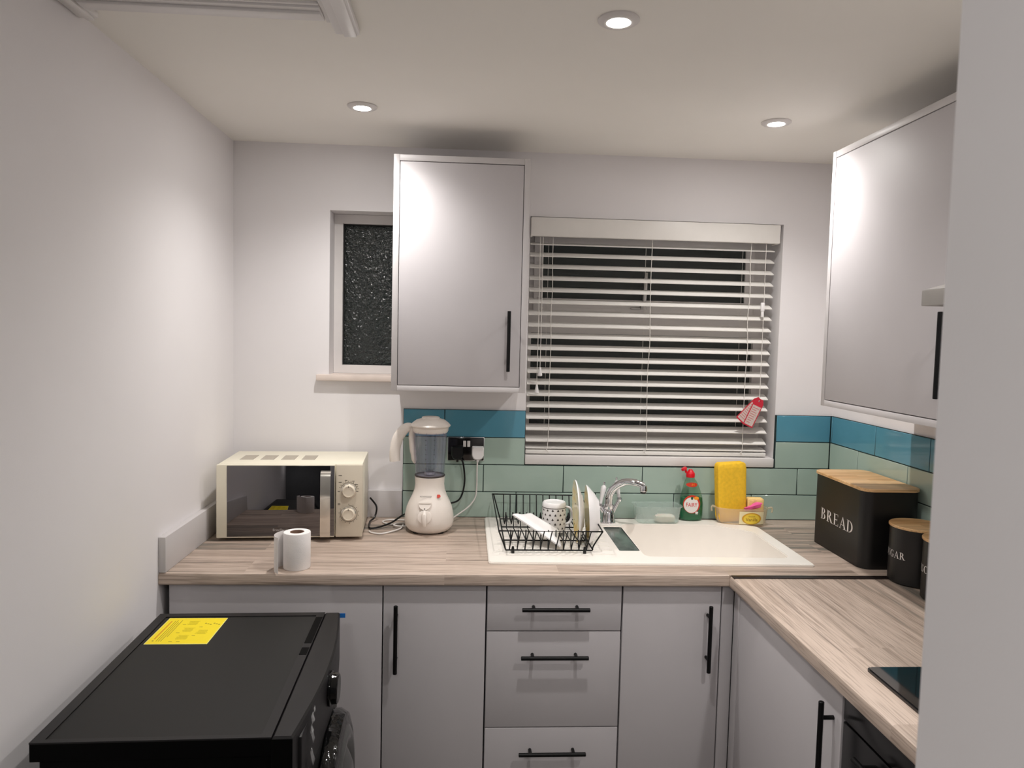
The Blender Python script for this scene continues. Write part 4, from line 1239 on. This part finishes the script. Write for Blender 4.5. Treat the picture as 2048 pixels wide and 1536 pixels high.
# ------------------------------------------------------------------ washing machine
t = thing('washing_machine', 'black front-loading washing machine against the left wall', 'washing machine', (.30, -1.13, 0))
TWm = TR((.0655, -.8265, 0), rz=.029)
WX, WY, WZ = .462, .620, .85
mb = MB(); mb.box(.014, WX - .03, -WY + .004, -.004, .012, WZ - .0365, b=.004, T=TWm); obj('body', mb, 'washer_shaded', t)
mb = MB()
mb.slab([(0, 0), (WX - .0385, 0), (WX - .0385, -WY), (0, -WY)], [rect((.022, WX - .058, -WY + .012, -.022))], WZ - .003, WZ, T=TWm)
mb.box(.0004, WX - .0389, -WY + .0004, -.0004, WZ - .036, WZ - .0032, mi=2, T=TWm)
mb.box(.0225, WX - .0585, -WY + .0125, -.0225, WZ - .0031, WZ - .0020, mi=1, T=TWm)
mb.box(WX - .057, WX - .040, -.20, -.035, WZ - .0022, WZ + .0006, mi=2, T=TWm)  # raised black blocks paint the shade of recessed notches
mb.box(WX - .057, WX - .040, -.265, -.225, WZ - .0022, WZ + .0006, mi=2, T=TWm)
obj('top_panel', mb, ['washer_trim', 'washer', 'washer_shaded'], t)
def bow(y):
    u = min(1, max(0, -y / WY)); return WX + .023 * math.sin(PI * u) 
mb = MB(); n = 16
poly = [(WX - .038, 0.0)] + [(WX - .038, -WY)] + [(bow(-WY * (n - k) / n), -WY * (n - k) / n) for k in range(n + 1)]
mb.prism(poly, WZ - .125, WZ - .004, T=TWm)
pt_ = inset(poly, .004); 
mb.loft([[(x, y, WZ - .004) for x, y in poly], [(x, y, WZ) for x, y in pt_]], T=TWm)
mb.box(WX - .0375, WX - .0005, -WY - .0006, -WY + .001, WZ - .1245, WZ - .0045, mi=1, T=TWm)  # thin dark sheet paints the near end as unlit
fas = obj('control_fascia', mb, ['washer_trim', 'washer_shaded'], t)
mb = MB(); mb.prism([(WX - .03, -.002)] + [(WX - .03, -WY + .002)] + [(bow(-WY * (n - k) / n) - .006, -WY * (n - k) / n + (.002 if k == 0 else -.002 if k == n else 0)) for k in range(n + 1)], .012, WZ - .1275, T=TWm)
obj('front_panel', mb, 'washer', t)
mb = MB()
Td = TWm @ TR((bow(-.335) + .0005, -.325, WZ - .052)) @ Matrix.Rotation(PI / 2, 4, 'Y')
mb.lathe([(.038, 0), (.038, .004), (.034, .006), (.033, .018), (.030, .020), (0, .020)], 36, T=Td, mi=1)
mb.lathe([(0, .0202), (.029, .0202), (.0295, .0198)], 36, T=Td, mi=0)
obj('programme_dial', mb, ['washer_glass', 'wrap'], fas)
mb = MB(); mb.box(bow(-.5) - .012, bow(-.54) + .0012, -.585, -.47, WZ - .115, WZ - .02, b=.002, T=TWm); obj('detergent_drawer', mb, 'washer_trim', fas)
mb = MB()
Td = TWm @ TR((bow(-.31) - .004, -.30, WZ - .350)) @ Matrix.Rotation(PI / 2, 4, 'Y')
mb.lathe([(.215, 0), (.215, .014), (.205, .030), (.185, .036), (.178, .034)], 64, T=Td)
mb.lathe([(.178, .034), (.165, .040), (.150, .040), (.135, .030), (.10, .046), (0, .050)], 64, mi=1, T=Td)
obj('porthole_door', mb, ['wrap', 'washer_glass'], t)
mb = MB()
def strip_tape(p0, p1, w, nn=8, amp=.003):
    p0 = Vector(p0); p1 = Vector(p1); d = p1 - p0; sd = Vector((0, w, 0))
    vs = []; fs = []
    for i in range(nn + 1):
        c = p0 + d * i / nn + Vector((amp * (.6 + math.sin(i * 2.1)), 0, 0))
        vs += [c - sd * (.7 + .3 * math.sin(i * 1.3)), c + sd * (.7 + .3 * math.cos(i * 1.7))]
    for i in range(nn): fs.append((2 * i, 2 * i + 1, 2 * i + 3, 2 * i + 2))
    mb.add(vs, fs, 0, TWm)
strip_tape((bow(-.50) + .002, -.515, WZ - .012), (bow(-.5) + .006, -.525, WZ - .120), .014)
strip_tape((bow(-.50) + .002, -.49, WZ - .010), (bow(-.5) + .005, -.535, WZ - .045), .008)
obj('clear_tape', mb, 'clear_tape', t)
mb = MB(); mb.box(WX - .002, WX + .014, .0004, .0016, WZ - .016, WZ - .004, T=TWm); obj('blue_tape', mb, 'blue_tape', t)
for x, y in ((.05, -.05), (WX - .08, -.05), (.05, -WY + .05), (WX - .08, -WY + .05)):
    mb = MB(); mb.lathe([(0, .0003), (.02, .0003), (.02, .012), (0, .012)], 14, T=TWm @ TR((x, y, 0))); obj('foot', mb, 'black_plastic', t)
# leaflet lying on top
mb = MB()
zl = WZ - .0018
TL = TR((.1005, -.8540, zl), rz=.012)
LWd, LHt = .146, .163
mb.box(0, LWd, -LHt, 0, 0, .0008, mi=1, T=TL); mb.box(.0018, LWd - .0018, -LHt + .0018, -.0018, .0008, .001, mi=0, T=TL)
def ink(x0, x1, y0, y1, mi): mb.box(x0, x1, -y1, -y0, .001, .0012, mi=mi, T=TL)
ink(.012, .0150, .022, .135, 4); ink(.0115, .0155, .142, .147, 2)
for k, (a, b) in enumerate(((.02, .148), (.016, .148), (.03, .148), (.016, .12))): ink(.0215 + k * .0052, .0228 + k * .0052, a, b, 2)
for cx_, cy_ in ((.072, .034), (.074, .078), (.076, .124), (.112, .092)):
    for k in range(6):
        w = random.uniform(.010, .016); ink(cx_ - w, cx_ + w * .8, cy_ - .013 + k * .0045, cy_ - .0105 + k * .0045, 3)
for cx_, cy_ in ((.052, .044), (.054, .096), (.056, .150), (.098, .060), (.098, .115), (.074, .150)): ink(cx_ - .004, cx_ + .004, cy_ - .0008, cy_ + .0008, 2)
for k in range(6): ink(.100 + k * .007, .1045 + k * .007, .034 + (k % 3) * .004, .0375 + (k % 3) * .004, 2)
tag(obj('instruction_leaflet', mb, ['yellow_paper', 'leaf_edge', 'leaf_ink', 'leaf_pale', 'leaf_red']), 'yellow instruction leaflet lying on top of the black washing machine', 'leaflet')

# ------------------------------------------------------------------ world, camera
wd = bpy.data.worlds.new('night'); SC.world = wd; wd.use_nodes = True
wd.node_tree.nodes['Background'].inputs[0].default_value = (.006, .008, .008, 1)
wd.node_tree.nodes['Background'].inputs[1].default_value = 1.0
cam = bpy.data.cameras.new('camera'); co = bpy.data.objects.new('camera', cam); COL.objects.link(co)
cam.sensor_width = 36.0; cam.lens = 1488.5 * 36 / 2048
cam.clip_start = .02
co.matrix_world = Matrix.Translation((.8521, -2.7816, 1.5982)) @ Matrix.Rotation(-.0615, 4, 'Z') @ Matrix.Rotation(-.065, 4, 'X') @ Matrix.Rotation(-.0238, 4, 'Y') @ Matrix.Rotation(PI / 2, 4, 'X')
cam.dof.use_dof = True; cam.dof.focus_distance = 2.4; cam.dof.aperture_fstop = 14.0
SC.camera = co
SC.view_settings.view_transform = 'Standard'; SC.view_settings.look = 'None'
SC.view_settings.exposure = 0.0; SC.view_settings.gamma = 1.0; SC.view_settings.use_curve_mapping = False
